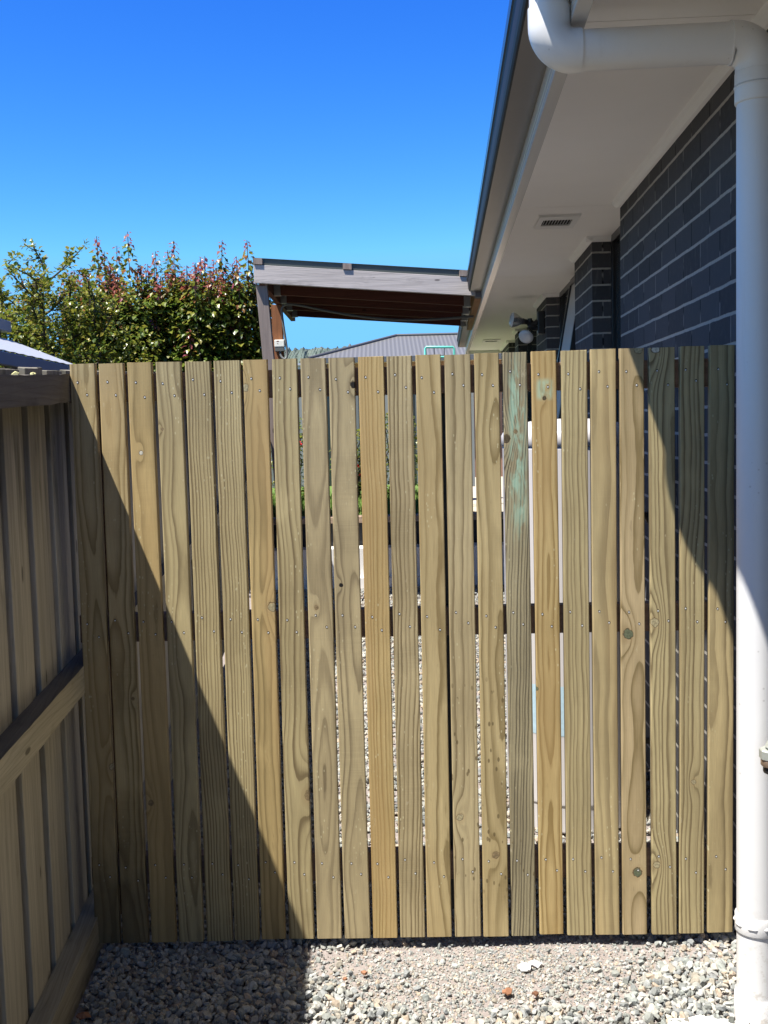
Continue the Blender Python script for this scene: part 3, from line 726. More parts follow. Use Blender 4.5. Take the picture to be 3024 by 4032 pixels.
for i in range(15):
    a, b = th_[i], th_[i + 1]; q = .2408
    mb.add([(q * math.cos(a), q * math.sin(a), .36), (q * math.cos(b), q * math.sin(b), .36), (q * math.cos(b), q * math.sin(b), .54), (q * math.cos(a), q * math.sin(a), .54)], [(0, 1, 2, 3)])
mb.build('sticker', M_lab, hc)
mb = MB(); mb.tube([(.27, .05, .25), (.33, .06, .25), (.345, .06, .30), (.345, .06, 1.05), (.30, .05, 1.12), (.23, .03, 1.12)], .014, 10); mb.tube([(.22, -.07, .18), (.30, -.09, .18), (.30, -.09, -.1)], .012, 10); mb.build('copper_pipe', plain('lagged_pipe', (.06, .05, .05), .6), hc)

# ================================================================== PERGOLA
pg = empty('pergola', (0, 8.5, 0), 0, label='weathered grey timber pergola with red-brown rafters and metal roof against the house eave', cat='pergola')
W_beam = weathered('silvered_beam', (.46, .42, .40), (.14, .125, .12), 31, 'x', streak=.7)
W_post = weathered('silvered_post', (.25, .205, .18), (.09, .068, .06), 44, 'z')
W_raf = weathered('red_stained_rafter', (.115, .042, .030), (.045, .02, .016), 52, 'x')
W_led = weathered('orange_ledger', (.36, .20, .11), (.16, .08, .04), 63, 'y')
ang = math.atan((2.681 - 2.544) / (.705 + .966))
def sloped(mb, x0, x1, y0, y1, zt, h, mi=0):
    "zt top height at x=-.966"
    t = math.tan(ang); z0 = zt - (x0 + .966) * t; z1 = zt - (x1 + .966) * t
    mb.hexa([(x0, y0, z0 - h), (x1, y0, z1 - h), (x1, y1, z1 - h), (x0, y1, z0 - h), (x0, y0, z0), (x1, y0, z1), (x1, y1, z1), (x0, y1, z0)], mi)
mb = MB(); sloped(mb, -.968, .757, 0, .045, 2.683, .140); mb.build('front_beam', W_beam, pg, bevel=.002)
mb = MB(); sloped(mb, .757, .8085, -.004, .10, 2.683, .150); mb.build('beam_end_block', plain('grey_painted_block', (.13, .12, .13), .7), pg)
for i, yy in enumerate((.72, 1.31, 1.92, 2.55)):
    mb = MB(); sloped(mb, -.885, .735 + yy * .0577, yy, yy + .045, 2.683, .140)
    rf = mb.build('rafter', W_raf, pg, bevel=.002)
    for s_ in (0, 1):
        hx0 = -.885 if s_ == 0 else .680 + yy * .0577
        mb = MB()
        zt = 2.683 - (hx0 + .966) * math.tan(ang)
        mb.box(hx0, hx0 + .055, yy - .003, yy - .0005, zt - .15, zt - .02); mb.box(hx0, hx0 + .060, yy - .003, yy + .048, zt - .1515, zt - .1485)
        mb.build('joist_hanger', M_galv, rf)
mb = MB(); mb.box(-.932, -.887, .046, 3.0, 2.525, 2.672); mb.build('side_beam', W_raf, pg)
# ledger along the fascia
mb = MB(); mb.hexa([(.758, .102, 2.385), (.808, .102, 2.385), (.975, 3.0, 2.385), (.925, 3.0, 2.385), (.758, .102, 2.53), (.808, .102, 2.53), (.975, 3.0, 2.53), (.925, 3.0, 2.53)]); mb.build('ledger', W_led, pg)
# posts: the near one leans slightly
mb = MB(); mb.hexa([(-.790, .05, -.3), (-.700, .05, -.3), (-.700, .14, -.3), (-.790, .14, -.3), (-.962, .048, 2.538), (-.875, .048, 2.538), (-.875, .138, 2.538), (-.962, .138, 2.538)]); mb.build('post', W_post, pg, bevel=.003)
M_p2 = weathered('stained_post', (.24, .10, .045), (.10, .04, .02), 71, 'z')
mb = MB(); mb.hexa([(-.945, 1.35, -.3), (-.835, 1.35, -.3), (-.835, 1.45, -.3), (-.945, 1.45, -.3), (-.975, 1.35, 2.52), (-.885, 1.35, 2.52), (-.885, 1.45, 2.52), (-.975, 1.45, 2.52)]); mb.build('post', M_p2, pg, bevel=.003)
# purlin ends and roof sheet
mb = MB()
for px_ in (-.966, -.272, .635):
    zt = 2.683 - (px_ + .966) * math.tan(ang)
    m2 = MB(); m2.hexa([(px_, -.012, zt + .002), (px_ + .068, -.012, zt - .003), (px_ + .068, 3.0, zt - .003), (px_, 3.0, zt + .002), (px_, -.012, zt + .047), (px_ + .068, -.012, zt + .043), (px_ + .068, 3.0, zt + .043), (px_, 3.0, zt + .047)])
    m2.build('purlin', W_post, pg, bevel=.002)
n = 60
mr = MB(); vs = []
for i in range(n + 1):
    Y = .02 + 3.0 * i / n
    for X in (-.98, .80): vs.append((X, Y, 2.683 + .056 - (X + .966) * math.tan(ang) + .006 * math.sin(i * math.pi / 2)))
mr.add(vs, [(2 * i, 2 * i + 1, 2 * i + 3, 2 * i + 2) for i in range(n)])
o = mr.build('roof_sheet', plain('green_grey_roof', (.075, .085, .075), .4), pg); so = o.modifiers.new('s', 'SOLIDIFY'); so.thickness = .003
mb = MB(); sloped(mb, -.975, .80, .030, .034, 2.683 + .052, .050); mb.build('flashing', plain('green_grey_flashing', (.06, .068, .06), .4), pg)
# isolator box, conduit
ib = empty('isolator_switch', (-.905, 9.82, 2.10), 0, label='small white and grey weatherproof switch box on the rear pergola post', cat='switch box')
mb = MB(); mb.box(-.045, .045, -.045, .028, .035, .100); mb.build('cover', plain('white_switch_plastic', (.78, .78, .72), .4), ib, bevel=.006)
mb = MB(); mb.box(-.042, .042, -.042, .028, -.005, .0345); mb.build('base', plain('grey_switch_plastic', (.10, .105, .10), .5), ib, bevel=.004)
mb = MB(); mb.box(-.024, -.004, -.0462, -.0452, .083, .092); mb.box(-.022, -.008, -.0462, -.0452, .064, .067); mb.build('marking', plain('brown_print', (.25, .10, .07), .5), ib)
cd = MB()
pts = [(-.905, 9.80, 2.095), (-.895, 9.79, 2.05), (-.870, 9.78, 2.025), (-.845, 9.78, 2.03), (-.838, 9.79, 2.07), (-.845, 9.80, 2.16), (-.872, 9.80, 2.38), (-.878, 9.80, 2.47), (-.860, 9.79, 2.505), (-.80, 9.78, 2.515), (-.70, 9.78, 2.50)]
for i in range(1, 15):
    t = i / 14; pts.append((-.70 + 1.55 * t, 9.78, 2.50 - .135 * t - .075 * math.sin(math.pi * t)))
# smooth
for _ in range(2):
    q = [pts[0]]
    for a, b in zip(pts[:-1], pts[1:]): q += [tuple(.75 * a[i] + .25 * b[i] for i in range(3)), tuple(.25 * a[i] + .75 * b[i] for i in range(3))]
    pts = q + [pts[-1]]
cd.tube(pts, .011, 10); cd.build('conduit', plain('grey_conduit', (.12, .125, .125), .5), None, label='grey cable conduit looping from the switch box and sagging under the pergola rafters', cat='conduit')

# ================================================================== NEIGHBOUR BUILDING (left)
nb = empty('neighbour_shed', (-1.76, 5.0, 0), FANG, label="grey-blue neighbouring shed roof edge above the side fence at the left", cat='shed')
M_ngrey = plain('blue_grey_steel', (.22, .25, .28), .45, var=.08)
M_nwhite = plain('pale_roof_steel', (.40, .42, .46), .35, var=.05)
mb = MB()
n = 80; vs = []
for i in range(n + 1):
    Y = -1.5 + 3.1 * i / n
    for X, Z in ((.0, 1.812), (-.42, 1.985)): vs.append((X, Y, Z + .0015 * math.sin(i * math.pi / 2)))
mb.add(vs, [(2 * i, 2 * i + 1, 2 * i + 3, 2 * i + 2) for i in range(n)]); o = mb.build('lower_roof', M_nwhite, nb); so = o.modifiers.new('s', 'SOLIDIFY'); so.thickness = .003
mb = MB(); mb.box(-.03, .004, -1.5, 1.6, 1.745, 1.808); mb.build('gutter', M_ngrey, nb, bevel=.004)
mb = MB(); mb.box(-.50, -.16, -1.4, 1.5, -.2, 1.76); mb.build('wall', plain('dark_shed_wall', (.05, .05, .055), .7), nb)
mb = MB(); mb.box(-1.9, -.43, -1.5, .96, -.2, 2.03); mb.build('wall', M_ngrey, nb)
mb = MB(); mb.box(-1.9, -.40, -1.5, 1.58, 2.03, 2.095); mb.build('upper_fascia', M_ngrey, nb, bevel=.004)
mb = MB(); mb.box(-1.85, -.44, -1.4, 1.50, 1.955, 2.029); mb.build('eave_lining', plain('dark_lining', (.04, .045, .05), .7), nb)

# ================================================================== BEYOND THE GATE
step = MB(); step.box(-1.2, 1.35, 9.75, 10.05, -.35, .02); step.box(-1.2, 1.35, 9.80, 10.05, .02, .285)
step.build('garden_step', plain('white_render', (.74, .73, .71), .7), None, label='low white rendered garden step at the end of the gravel path', cat='step')
rw = empty('retaining_wall', (0, 10.1, 0), 0, label='dark retaining wall capped with timber sleepers below the raised lawn', cat='wall')
mb = MB(); mb.box(-2.2, 1.40, .0, .12, -.35, .50); mb.build('face', plain('charcoal_panel', (.02, .021, .024), .6), rw)
mb = MB(); mb.box(-2.2, 1.40, -.05, .16, .50, .555); mb.build('cap', weathered('sleeper', (.36, .27, .20), (.17, .11, .08), 91, 'x'), rw)
mb = MB(); mb.box(.81, 3.2, 10.3, 21.5, -.34, .30); mb.build('patio', plain('pale_concrete', (.46, .40, .32), .85), kind='structure')
mb = MB(); mb.box(-9, .80, 10.27, 21.5, -.34, .555); mb.build('raised_lawn', M_grass, kind='structure')
mb = MB()
rr = random.Random(3)
for _ in range(9000):
    x, y = rr.uniform(-1.6, .75), 10.3 + 3.2 * rr.random() ** 1.3; a = rr.uniform(0, 6.3); h = rr.uniform(.03, .075); w = .006
    mb.add([(x - w * math.cos(a), y - w * math.sin(a), .555), (x + w * math.cos(a), y + w * math.sin(a), .555), (x + rr.uniform(-.02, .02), y + rr.uniform(-.02, .02), .555 + h)], [(0, 1, 2)])
mb.build('grass', plain('grass_blades', (.13, .22, .035), .7, var=.4, scale=60), label='green lawn grass on the raised garden seen between the boards', cat='grass', kind='stuff')
sf = empty('steel_fence', (0, 15.2, 0), 0, label='grey steel panel fence behind the raised lawn', cat='fence')
mb = MB(); n = 220; vs = []
for i in range(n + 1):
    x = -7 + 8.3 * i / n
    for z in (.50, 1.98): vs.append((x, .018 * (1 if (i // 2) % 2 else -1), z))
mb.add(vs, [(2 * i, 2 * i + 2, 2 * i + 3, 2 * i + 1) for i in range(n)]); mb.build('panel', plain('grey_steel_sheet', (.16, .17, .18), .45), sf)
mb = MB(); mb.box(-7, 1.3, -.03, .03, 1.98, 2.02); mb.build('top_rail', plain('grey_steel_rail', (.2, .21, .22), .45), sf)

# neighbour house with corrugated hip roof
nh = empty('far_house', (0, 22, 0), 0, label='brick house with grey corrugated hip roof beyond the gate', cat='house')
def corrug():
    g = G('corrugated_roof'); x, y, z = g.sep(g.coord()); s = g.m('SINE', x * (2 * math.pi / .088))
    g.bump(s, .35, .008); c = g.mix(g.step(s, -.6, .8), (.110, .111, .115), (.150, .151, .156)); return g.fin(c, .5, 0, .4)
M_corr = corrug()
mb = MB()
L0, Rr, ez, rz = -1.45, 7.0, 2.76, 3.34
# ridge runs left to right; front, back and left hip planes
a = (L0, 0, ez); b = (Rr, 0, ez); c = (Rr, 4.2, rz + .02); d = (.37, 2.1, rz); e = (L0, 8.2, ez); f_ = (Rr, 8.2, ez)
d2 = (.37, 4.2, rz + .02)
mb.add([a, b, (Rr, 2.1, rz), d], [(0, 1, 2, 3)]); mb.add([d, (Rr, 2.1, rz), c, d2], [(0, 1, 2, 3)]); mb.add([d2, c, f_, e], [(0, 1, 2, 3)]); mb.add([a, d, d2, e], [(0, 1, 2, 3)])
o = mb.build('roof', M_corr, nh); so = o.modifiers.new('s', 'SOLIDIFY'); so.thickness = .02
mb = MB(); mb.tube([Vector(a) + Vector((0, 0, .02)), Vector(d) + Vector((0, 0, .02))], .03, 8); mb.tube([Vector(d) + Vector((0, 0, .02)), (Rr, 2.1, rz + .02)], .03, 8); mb.build('ridge_cap', M_roof, nh)
mb = MB(); mb.box(L0 - .05, Rr, -.12, -.001, ez - .10, ez + .005); mb.build('gutter', plain('dark_far_gutter', (.10, .10, .105), .4), nh)
mb = MB(); mb.box(L0 + .35, Rr - .3, .45, 7.8, -.3, ez - .02); mb.build('wall', plain('orange_brick_wall', (.34, .19, .12), .9, var=.3, scale=3), nh)
mb = MB(); mb.box(L0 + .0, Rr, .0, .45, ez - .085, ez - .06); mb.build('eave_lining', M_soffit, nh)
lh = empty('low_white_building', (0, 24, 0), 0, label='strip of low white building between pergola post and far roof', cat='building')
mb = MB(); mb.box(-2.35, -1.6, 0, 3, -.3, 2.74); mb.build('wall', plain('white_wall', (.7, .7, .68), .7), lh)
mb = MB(); mb.box(-2.40, -1.55, -.08, 3.1, 2.741, 2.79); mb.build('roof_edge', M_nwhite, lh)

# teal tubular frame
tf = empty('garden_rack', (0, 14, 0), 0, label='teal green tubular metal frame standing on the lawn in front of the far roof', cat='metal frame')
M_teal = plain('teal_paint', (.13, .50, .43), .4)
mb = MB(); mb.tube([(.585, 0, .5), (.585, 0, 2.375), (.600, 0, 2.390), (.945, 0, 2.382), (.958, 0, 2.366), (.958, 0, .5)], .016, 10); mb.tube([(.585, 0, 2.262), (.958, 0, 2.255)], .014, 8); mb.tube([(.60, 0, 1.20), (.958, 0, 1.20)], .014, 8); mb.build('frame', M_teal, tf)
mb = MB(); mb.tube([(.70, 0, 2.262), (.70, 0, 2.386)], .006, 6); mb.tube([(.83, 0, 2.26), (.83, 0, 2.386)], .006, 6); mb.build('mesh_bar', M_darkst, tf)

# distant wooded hill
def hill():
    mb = MB(); nx, ny = 900, 12; vs = []
    for j in range(ny + 1):
        for i in range(nx + 1):
            x = -330 + 560 * i / nx; y = 560 + 26 * j
            base = (44 + 5 * math.sin(x * .011 + 1.2) - .02 * x) * math.sin(min(1, (j + .3) / 5) * math.pi / 2)
            t = 3.0 * abs(noise.noise(Vector((x * .07, y * .07, 1)))) + 2.6 * noise.noise(Vector((x * .30, y * .2, 5))) + 1.8 * noise.noise(Vector((x * .8, y * .3, 8)))
            vs.append((x, y, max(base, 0) + t * (1 if j > 0 else 0) - (0 if j else 2)))
    mb.add(vs, [(j * (nx + 1) + i, j * (nx + 1) + i + 1, (j + 1) * (nx + 1) + i + 1, (j + 1) * (nx + 1) + i) for j in range(ny) for i in range(nx)], 0, False)
    g = G('hazy_wooded_hill'); o = g.coord(); n = g.noise(o, .12, 5, .7)
    c = g.mix(g.step(n, .35, .65), (.085, .115, .10), (.14, .17, .15)); g.bump(g.noise(o, .25, 4), 1, 3)  # distance haze is mixed into the grey-green
    return mb.build('hill', g.fin(c, .95, 0, .1), kind='structure')
hill()

# ================================================================== PLANTS
def leaf_mat(name, a, b, c=None, gloss=.35):
    g = G(name); r = g.island()
    col = g.ramp(r, [(0, a), (.55, b), (1, c or b)])
    g.fin(col, gloss, 0, .5)
    tr = g.n.new('ShaderNodeBsdfTranslucent'); mx = g.n.new('ShaderNodeMixShader'); mx.inputs[0].default_value = .36
    hs = g.n.new('ShaderNodeHueSaturation'); hs.inputs['Value'].default_value = 1.5; g.put(hs.inputs['Color'], col); g.l.new(hs.outputs[0], tr.inputs[0])
    g.l.new(g.b.outputs[0], mx.inputs[1]); g.l.new(tr.outputs[0], mx.inputs[2]); g.l.new(mx.outputs[0], g.n['Material Output'].inputs[0])
    return g.mat
ML = [leaf_mat('green_leaf', (.022, .052, .012), (.095, .15, .02), (.21, .24, .035)), leaf_mat('olive_leaf', (.12, .14, .02), (.22, .23, .03), (.26, .22, .045)),
      leaf_mat('red_tip_leaf', (.24, .045, .05), (.30, .10, .06), (.28, .07, .11)), leaf_mat('orange_leaf', (.28, .12, .04), (.22, .13, .03), (.32, .10, .05))]
M_bark = plain('dark_bark', (.06, .045, .035), .9, var=.4, scale=30, bump=.5)
def leaf(mb, p, d, up, s, mi, rr):
    "folded pointed leaf of length s"
    d = d.normalized(); w = d.cross(up)
    if w.length < 1e-3: w = Vector((1, 0, 0))
    w.normalize(); n_ = w.cross(d)
    q = rr.uniform(.30, .42) * s; sag = n_ * (s * .10); f = n_ * (q * rr.uniform(.1, .45))
    mb.add([p, p + d * s * .45 + w * q + f, p + d * s + sag * -1.2, p + d * s * .45 - w * q + f, p + d * s * .5], [(0, 4, 1), (1, 4, 2), (0, 3, 4), (4, 3, 2)], mi)
def upright_tree(x, y, tips, seed, label, width=.42, nsh=42, zt=2.9, zbase=.55, ls=.066, lo=1.6):
    rr = random.Random(seed)
    t = empty('upright_tree', (x, y, -.3), 0, label=label, cat='tree', group='upright red-tipped trees behind the fence')
    tr = MB(); tr.tube([(0, 0, 0), (.01, .01, .7), (0, 0, 1.3)], [.05, .04, .03], 10)
    cr = MB()
    shoots = [(tx - x, ty - y, tz + .3, True) for tx, ty, tz in tips]
    for _ in range(nsh):
        a = rr.uniform(0, 6.3); r = width * math.sqrt(rr.random())
        shoots.append((r * math.cos(a), r * math.sin(a), zt + .46 - rr.random() ** 1.3 * .60 - r * .25, False))
    for (sx, sy, sz, main) in shoots:
        b0 = Vector((sx * .25, sy * .25, zbase + .3)); b1 = Vector((sx * .85, sy * .85, (zbase + sz) * .5)); b2 = Vector((sx, sy, sz))
        pts = []
        for i in range(13):
            u = i / 12; p = b0 * (1 - u) ** 2 + b1 * 2 * u * (1 - u) + b2 * u * u
            pts.append(p + Vector((rr.uniform(-.008, .008), rr.uniform(-.008, .008), 0)) * (1 if 0 < i < 12 else 0))
        tr.tube(pts, [.011 * (1 - i / 13) + .0022 for i in range(13)], 5)
        H_ = sz; n = int((sz - lo) / (.0085 if main else .0100)); ph = rr.uniform(0, 6)
        for k in range(n):
            z = sz - (k + .5) * (sz - lo) / n
            # find point
            u = 0
            for i in range(12):
                if pts[i].z <= z <= pts[i + 1].z: u = i; break
            else: u = 11 if z > pts[-1].z else 0
            seg = pts[u + 1] - pts[u]; f = (z - pts[u].z) / seg.z if seg.z > 1e-5 else 0
            p = pts[u] + seg * min(max(f, 0), 1)
            a = ph + k * 2.4 + rr.uniform(-.4, .4)
            top = (sz - z)
            s = ls * (min(1, .50 + top * 3.2)) * rr.uniform(.7, 1.15)
            stem = min(.012 + top * .11, .085) * rr.uniform(.3, 1.1)
            o_ = Vector((math.cos(a), math.sin(a), rr.uniform(-.1, .5)))
            q = p + o_ * stem
            d = Vector((math.cos(a) * .8, math.sin(a) * .8, rr.uniform(-1.1, .1)))
            red = top < (.07 + .07 * rr.random()) or (not main and top < .24 and rr.random() < .3)
            mi = (2 if rr.random() < .75 else 3) if red else (3 if top < .42 and rr.random() < .22 else (1 if rr.random() < .55 else 0))
            leaf(cr, q, d, Vector((rr.uniform(-.4, .4), rr.uniform(-.4, .4), 1)), s, mi, rr)
    # inner fill
    for _ in range(int(5200 * (width / .42) ** 2)):
        a = rr.uniform(0, 6.3); r = width * .95 * math.sqrt(rr.random()); z = rr.uniform(lo + .45, zt + .26 - r * .5 + .34 * noise.noise(Vector((r * math.cos(a) * 5 + seed, r * math.sin(a) * 5, 2))))
        d = Vector((math.cos(a) + rr.uniform(-.8, .8), math.sin(a) + rr.uniform(-.8, .8), rr.uniform(-1, .2)))
        leaf(cr, Vector((r * math.cos(a), r * math.sin(a), z)), d, Vector((rr.uniform(-.5, .5), rr.uniform(-.5, .5), 1)), ls * rr.uniform(.7, 1.15), 0 if rr.random() < .72 else 1, rr)
    tr.build('trunk', M_bark, t); cr.build('crown', ML, t)
def T3(px, py, Y): v = at(px, py, Y); return (v.x, v.y, v.z)
upright_tree(at(420, 1200, 10).x, 10.0, [T3(380, 930, 9.9), T3(410, 990, 10.1), T3(460, 968, 10.3)], 1, 'upright red-tipped tree left of the others, crossed by the bare spreading branch', .40, zt=2.80)
upright_tree(at(530, 1200, 10).x, 9.9, [T3(502, 912, 9.9)], 2, 'upright tree with the tallest single shoot, above the third board of the gate', .30, 22, zt=2.72)
upright_tree(at(660, 1200, 10).x, 10.1, [T3(684, 948, 10.0), T3(612, 990, 10.1), T3(660, 985, 10.2)], 3, 'upright red-tipped tree in the middle of the row, broad with several shoots', .36, zt=2.84)
upright_tree(at(810, 1200, 10).x, 10.0, [T3(788, 1012, 9.9), T3(874, 948, 9.9), T3(806, 1008, 10.2), T3(840, 1022, 10.1)], 4, 'upright red-tipped tree second from the pergola', .36, zt=2.80)
upright_tree(at(950, 1200, 10).x, 10.05, [T3(972, 946, 9.9), T3(930, 1010, 10.0), T3(1005, 1130, 10.0), T3(995, 1080, 10.0)], 5, 'upright red-tipped tree touching the pergola post', .26, 26, zt=2.78)
upright_tree(at(700, 1200, 10.6).x, 10.7, [], 6, 'darker tree filling in behind the row of upright trees', .55, 46, zt=2.45)

def spreading_tree(x, y, seed, label, limbs, ls=.042):
    rr = random.Random(seed); t = empty('spreading_tree', (x, y, -.3), 0, label=label, cat='tree')
    tr = MB(); cr = MB()
    tr.tube([(0, 0, 0), (.03, 0, .8), (.0, .0, 1.35)], [.08, .07, .055], 10)
    def twig(p, d, ln, r, depth):
        pts = [p]; n = max(4, int(ln / .06)); q = p.copy(); dd = d.normalized()
        for i in range(n):
            dd = (dd + Vector((rr.uniform(-.25, .25), rr.uniform(-.25, .25), rr.uniform(-.16, .24)))).normalized(); q = q + dd * (ln / n); pts.append(q.copy())
        tr.tube(pts, [r * (1 - .75 * i / n) for i in range(n + 1)], 5)
        for i, c in enumerate(pts[1:]):
            if depth == 0 and i < 3: continue
            for _ in range(7 if depth else 4):
                a = Vector((rr.uniform(-1, 1), rr.uniform(-1, 1), rr.uniform(-.6, 1))).normalized()
                leaf(cr, c + a * rr.uniform(.005, .035), a + Vector((0, 0, .2)), Vector((rr.uniform(-.6, .6), rr.uniform(-.6, .6), 1)), ls * rr.uniform(.6, 1.2), 1 if rr.random() < .62 else (0 if rr.random() < .9 else 3), rr)
            if depth < 2 and rr.random() < (.75 if depth == 0 else .45):
                a = Vector((rr.uniform(-1, 1), rr.uniform(-1, 1), rr.uniform(-.35, .7))).normalized()
                twig(c, dd * .4 + a, ln * rr.uniform(.16, .30), r * .5, depth + 1)
    for (tx, ty, tz, w) in limbs:
        b = Vector((0, 0, 1.2)); e = Vector((tx - x, ty - y, tz + .3)); twig(b, e - b, (e - b).length * .97, w, 0)
    for _ in range(13000):
        a = rr.uniform(0, 6.3); r = 1.0 * math.sqrt(rr.random()); z = rr.uniform(1.55, 2.86 - r * .30)
        if noise.noise(Vector((r * math.cos(a) * 3.2, r * math.sin(a) * 3.2, z * 3.2))) < -.12: continue
        leaf(cr, Vector((r * math.cos(a), r * math.sin(a), z)), Vector((rr.uniform(-1, 1), rr.uniform(-1, 1), rr.uniform(-1, .3))), Vector((rr.uniform(-.5, .5), rr.uniform(-.5, .5), 1)), ls * rr.uniform(.7, 1.3), 1 if rr.random() < .5 else 0, rr)
    tr.build('trunk', M_bark, t); cr.build('crown', ML, t)
xs = at(150, 1200, 9.2).x
spreading_tree(xs, 9.2, 8, 'spreading small-leaved tree at the left with knobbly branches reaching up and right', [T3(250, 990, 9.0) + (.022,), T3(345, 965, 8.9) + (.020,), T3(90, 1080, 9.2) + (.02,), T3(10, 1080, 9.2) + (.02,), T3(300, 1180, 9.0) + (.02,), T3(175, 1100, 9.3) + (.02,), T3(380, 1250, 9.1) + (.02,), T3(40, 1200, 9.0) + (.02,), T3(-120, 1150, 9.3) + (.025,), T3(180, 1040, 9.0) + (.015,)])

def shrub(x, y, h, w, seed, label, red=0, z0=.555, mats=None):
    rr = random.Random(seed); t = empty('flowering_shrub' if red else 'garden_shrub', (x, y, z0), 0, label=label, cat='shrub')
    st = MB(); cr = MB()
    for _ in range(10): st.tube([(0, 0, 0), (rr.uniform(-w, w) * .4, rr.uniform(-w, w) * .4, h * .5), (rr.uniform(-w, w) * .8, rr.uniform(-w, w) * .8, h * .9)], [.012, .008, .003], 5)
    for _ in range(1300):
        a = rr.uniform(0, 6.3); u = rr.random() ** .5; z = h * rr.uniform(.05, 1); r = w * u * math.sqrt(max(.05, 1 - (z / h - .5) ** 2 * 2.6))
        leaf(cr, Vector((r * math.cos(a), r * math.sin(a), z)), Vector((rr.uniform(-1, 1), rr.uniform(-1, 1), rr.uniform(-.6, .6))), Vector((0, 0, 1)), .045 * rr.uniform(.6, 1.3), 1 if rr.random() < .5 else 0, rr)
    st.build('stem', M_bark, t); cr.build('foliage', ML, t)
    for k in range(red):
        fx = rr.uniform(-w, w) * .75; fz = h * rr.uniform(.35, .95); f = MB()
        for i in range(16):
            a = Vector((rr.uniform(-1, 1), rr.uniform(-1, .2), rr.uniform(-.5, 1))).normalized(); leaf(f, Vector((fx, -w * .8, fz)), a, Vector((0, 0, 1)), .035, 0, rr)
        f.build('flower', M_redfl, t)
M_redfl = plain('red_petal', (.62, .02, .02), .5)
shrub(-1.02, 12.2, .95, .34, 21, 'leafy shrub with red flowers behind the eighth and ninth boards', 6)
shrub(-.30, 12.3, .80, .30, 22, 'shrub with bright red flowers seen beside the orange board', 9)
shrub(.16, 12.6, 1.0, .30, 23, 'plain green shrub right of the red flowers')
shrub(.62, 13.0, .85, .22, 24, 'yellow-green shrub below the teal frame')
shrub(-1.7, 10.9, 1.15, .45, 25, 'dark dense shrub behind the left half of the gate')


# ================================================================== SMALL LITTER
M_paper = plain('white_plastic', (.82, .82, .82), .45)
M_bit = plain('brown_bark_chip', (.16, .075, .04), .8, var=.4)
M_terra = plain('orange_chip', (.28, .13, .07), .75, var=.3)
def flake(name, x, y, s, mat, seed, thick=.004, up=.014, **k):
    rr = random.Random(seed); n = 9; mb = MB(); z = gz(x, y) + up
    ring = [(s * rr.uniform(.55, 1) * math.cos(2 * math.pi * i / n), s * .8 * rr.uniform(.55, 1) * math.sin(2 * math.pi * i / n), rr.uniform(-.2, .3) * s) for i in range(n)]
    vs = [(0, 0, s * .45)] + ring + [(0, 0, s * .45 - thick)] + [(a, b, c - thick) for a, b, c in ring]
    fs = [(0, 1 + i, 1 + (i + 1) % n) for i in range(n)] + [(n + 1, n + 2 + (i + 1) % n, n + 2 + i) for i in range(n)] + [(1 + i, n + 2 + i, n + 2 + (i + 1) % n, 1 + (i + 1) % n) for i in range(n)]
    mb.add(vs, fs); o = mb.build(name, mat, **k); o.location = (x, y, z); return o
def gp_(px, py):
    d = Fv + Rv * ((px - 1512) / FPX) - Uv * ((py - 2016) / FPX); t = (-.068 - CAM_H) / d.z; p = Vector((0, 0, CAM_H)) + d * t; return p.x, p.y
x, y = gp_(2068, 3828); flake('plastic_scrap', x, y, .026, M_paper, 1, label='crumpled white plastic scrap lying on the dusty gravel in front of the gate', cat='litter')
M_clear = G('clear_film'); M_clear.b.inputs['Transmission Weight'].default_value = .5; M_clear = M_clear.fin((.8, .8, .82), .25)
x, y = gp_(2110, 3812); flake('plastic_film', x, y, .026, M_clear, 6, .0015, .008, label='torn clear film beside the crumpled white scrap', cat='litter')
x, y = gp_(330, 4015); flake('leaf_litter', x, y, .020, M_terra, 2, .003, .016, label='orange-brown dead leaf on shaded gravel by the side fence', cat='leaf')
x, y = gp_(1436, 3845); flake('terracotta_chip', x, y, .012, M_terra, 3, .006, .012, label='small orange brick chip on gravel left of centre', cat='chip')
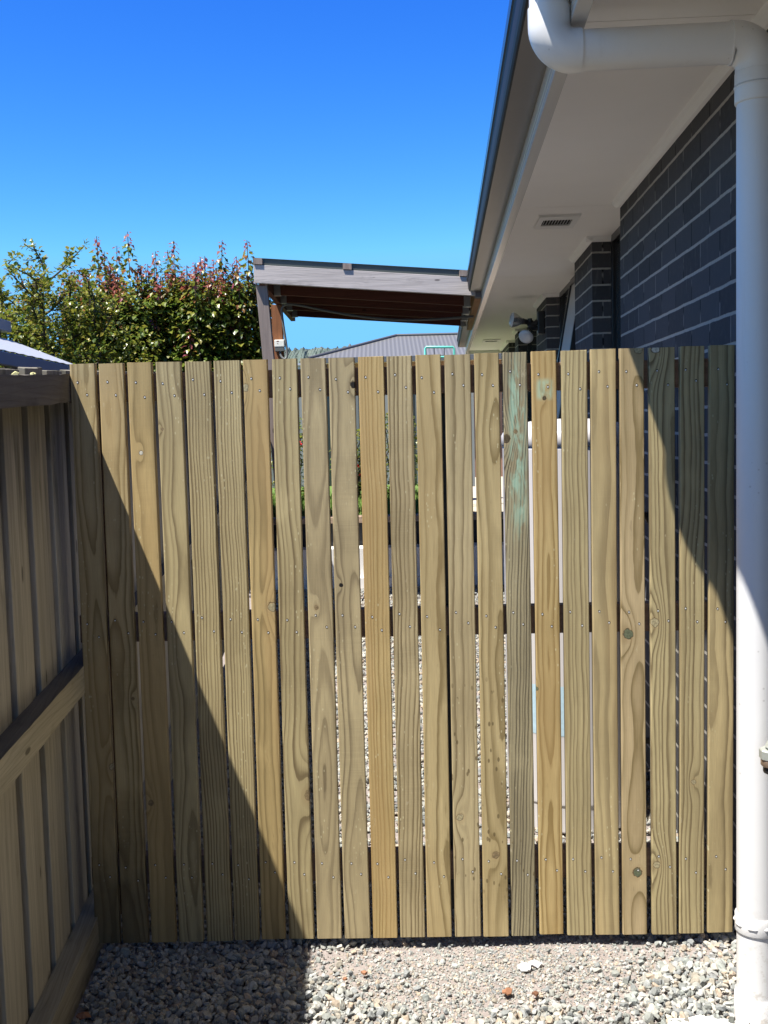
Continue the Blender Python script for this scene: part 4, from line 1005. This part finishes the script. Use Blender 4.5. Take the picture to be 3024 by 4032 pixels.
x, y = gp_(1360, 3868); flake('terracotta_chip', x, y, .008, M_terra, 4, .005, .012, label='tiny orange brick chip left of the larger chip', cat='chip')
x, y = gp_(1996, 3920); flake('bark_chip', x, y, .017, M_terra, 5, .004, .014, label='long light-brown wood chip below the white scrap', cat='chip')
x, y = gp_(2108, 3925); flake('bark_chip', x, y, .013, M_bit, 7, .006, .014, label='dark red-brown bark chip right of the light-brown chip', cat='chip')
mb = MB(); x, y = gp_(2760, 4010); zb = gz(x, y)
rr = random.Random(9); n = 16
ring = [(x + (.105 + .02 * math.cos(3 * 2 * math.pi * i / n)) * math.cos(2 * math.pi * i / n) * rr.uniform(.8, 1.05), y - .045 + .062 * math.sin(2 * math.pi * i / n) * rr.uniform(.8, 1.1), zb + .010 + rr.uniform(-.002, .003)) for i in range(n)]
mb.add([(x, y - .04, zb + .014)] + ring, [(0, 1 + i, 1 + (i + 1) % n) for i in range(n)]); o = mb.build('plastic_sheet', M_paper, label='torn white plastic sheet half buried in dark stones at the lower right', cat='plastic sheet'); so = o.modifiers.new('s', 'SOLIDIFY'); so.thickness = .002
mb = MB(); p0 = hw(.735, 2.50, 0); zz = gz(p0.x, p0.y)
mb.hexa([(-.02, -.035, 0), (.12, -.09, 0), (.135, -.05, .0), (-.004, .010, .0), (-.02, -.035, .018), (.12, -.09, .018), (.135, -.05, .018), (-.004, .010, .018)])
o = mb.build('plastic_offcut', M_paper, None, .002, label='white angular plastic offcut leaning at the foot of the downpipe', cat='offcut'); o.location = (p0.x, p0.y, zz + .02); o.rotation_euler = (.1, -.12, -.05)
# moss / lichen tufts on the fence rail
M_lich = plain('pale_lichen', (.48, .46, .22), .9, var=.3, scale=80)
for (ly, s) in ((-.41, .011), (-.26, .008)):
    o = flake('lichen_tuft', 0, 0, s, M_lich, int(ly * -100), .006, 0, label='larger pale lichen tuft on top of the fence rail' if s > .01 else 'smaller pale lichen tuft on top of the fence rail, nearer the gate', cat='lichen')
    v = Matrix.Rotation(FANG, 4, 'Z') @ Vector((-.020, ly, 0)); o.location = (-.853 + v.x, 2.95 + v.y, 1.585 + sl * ly)
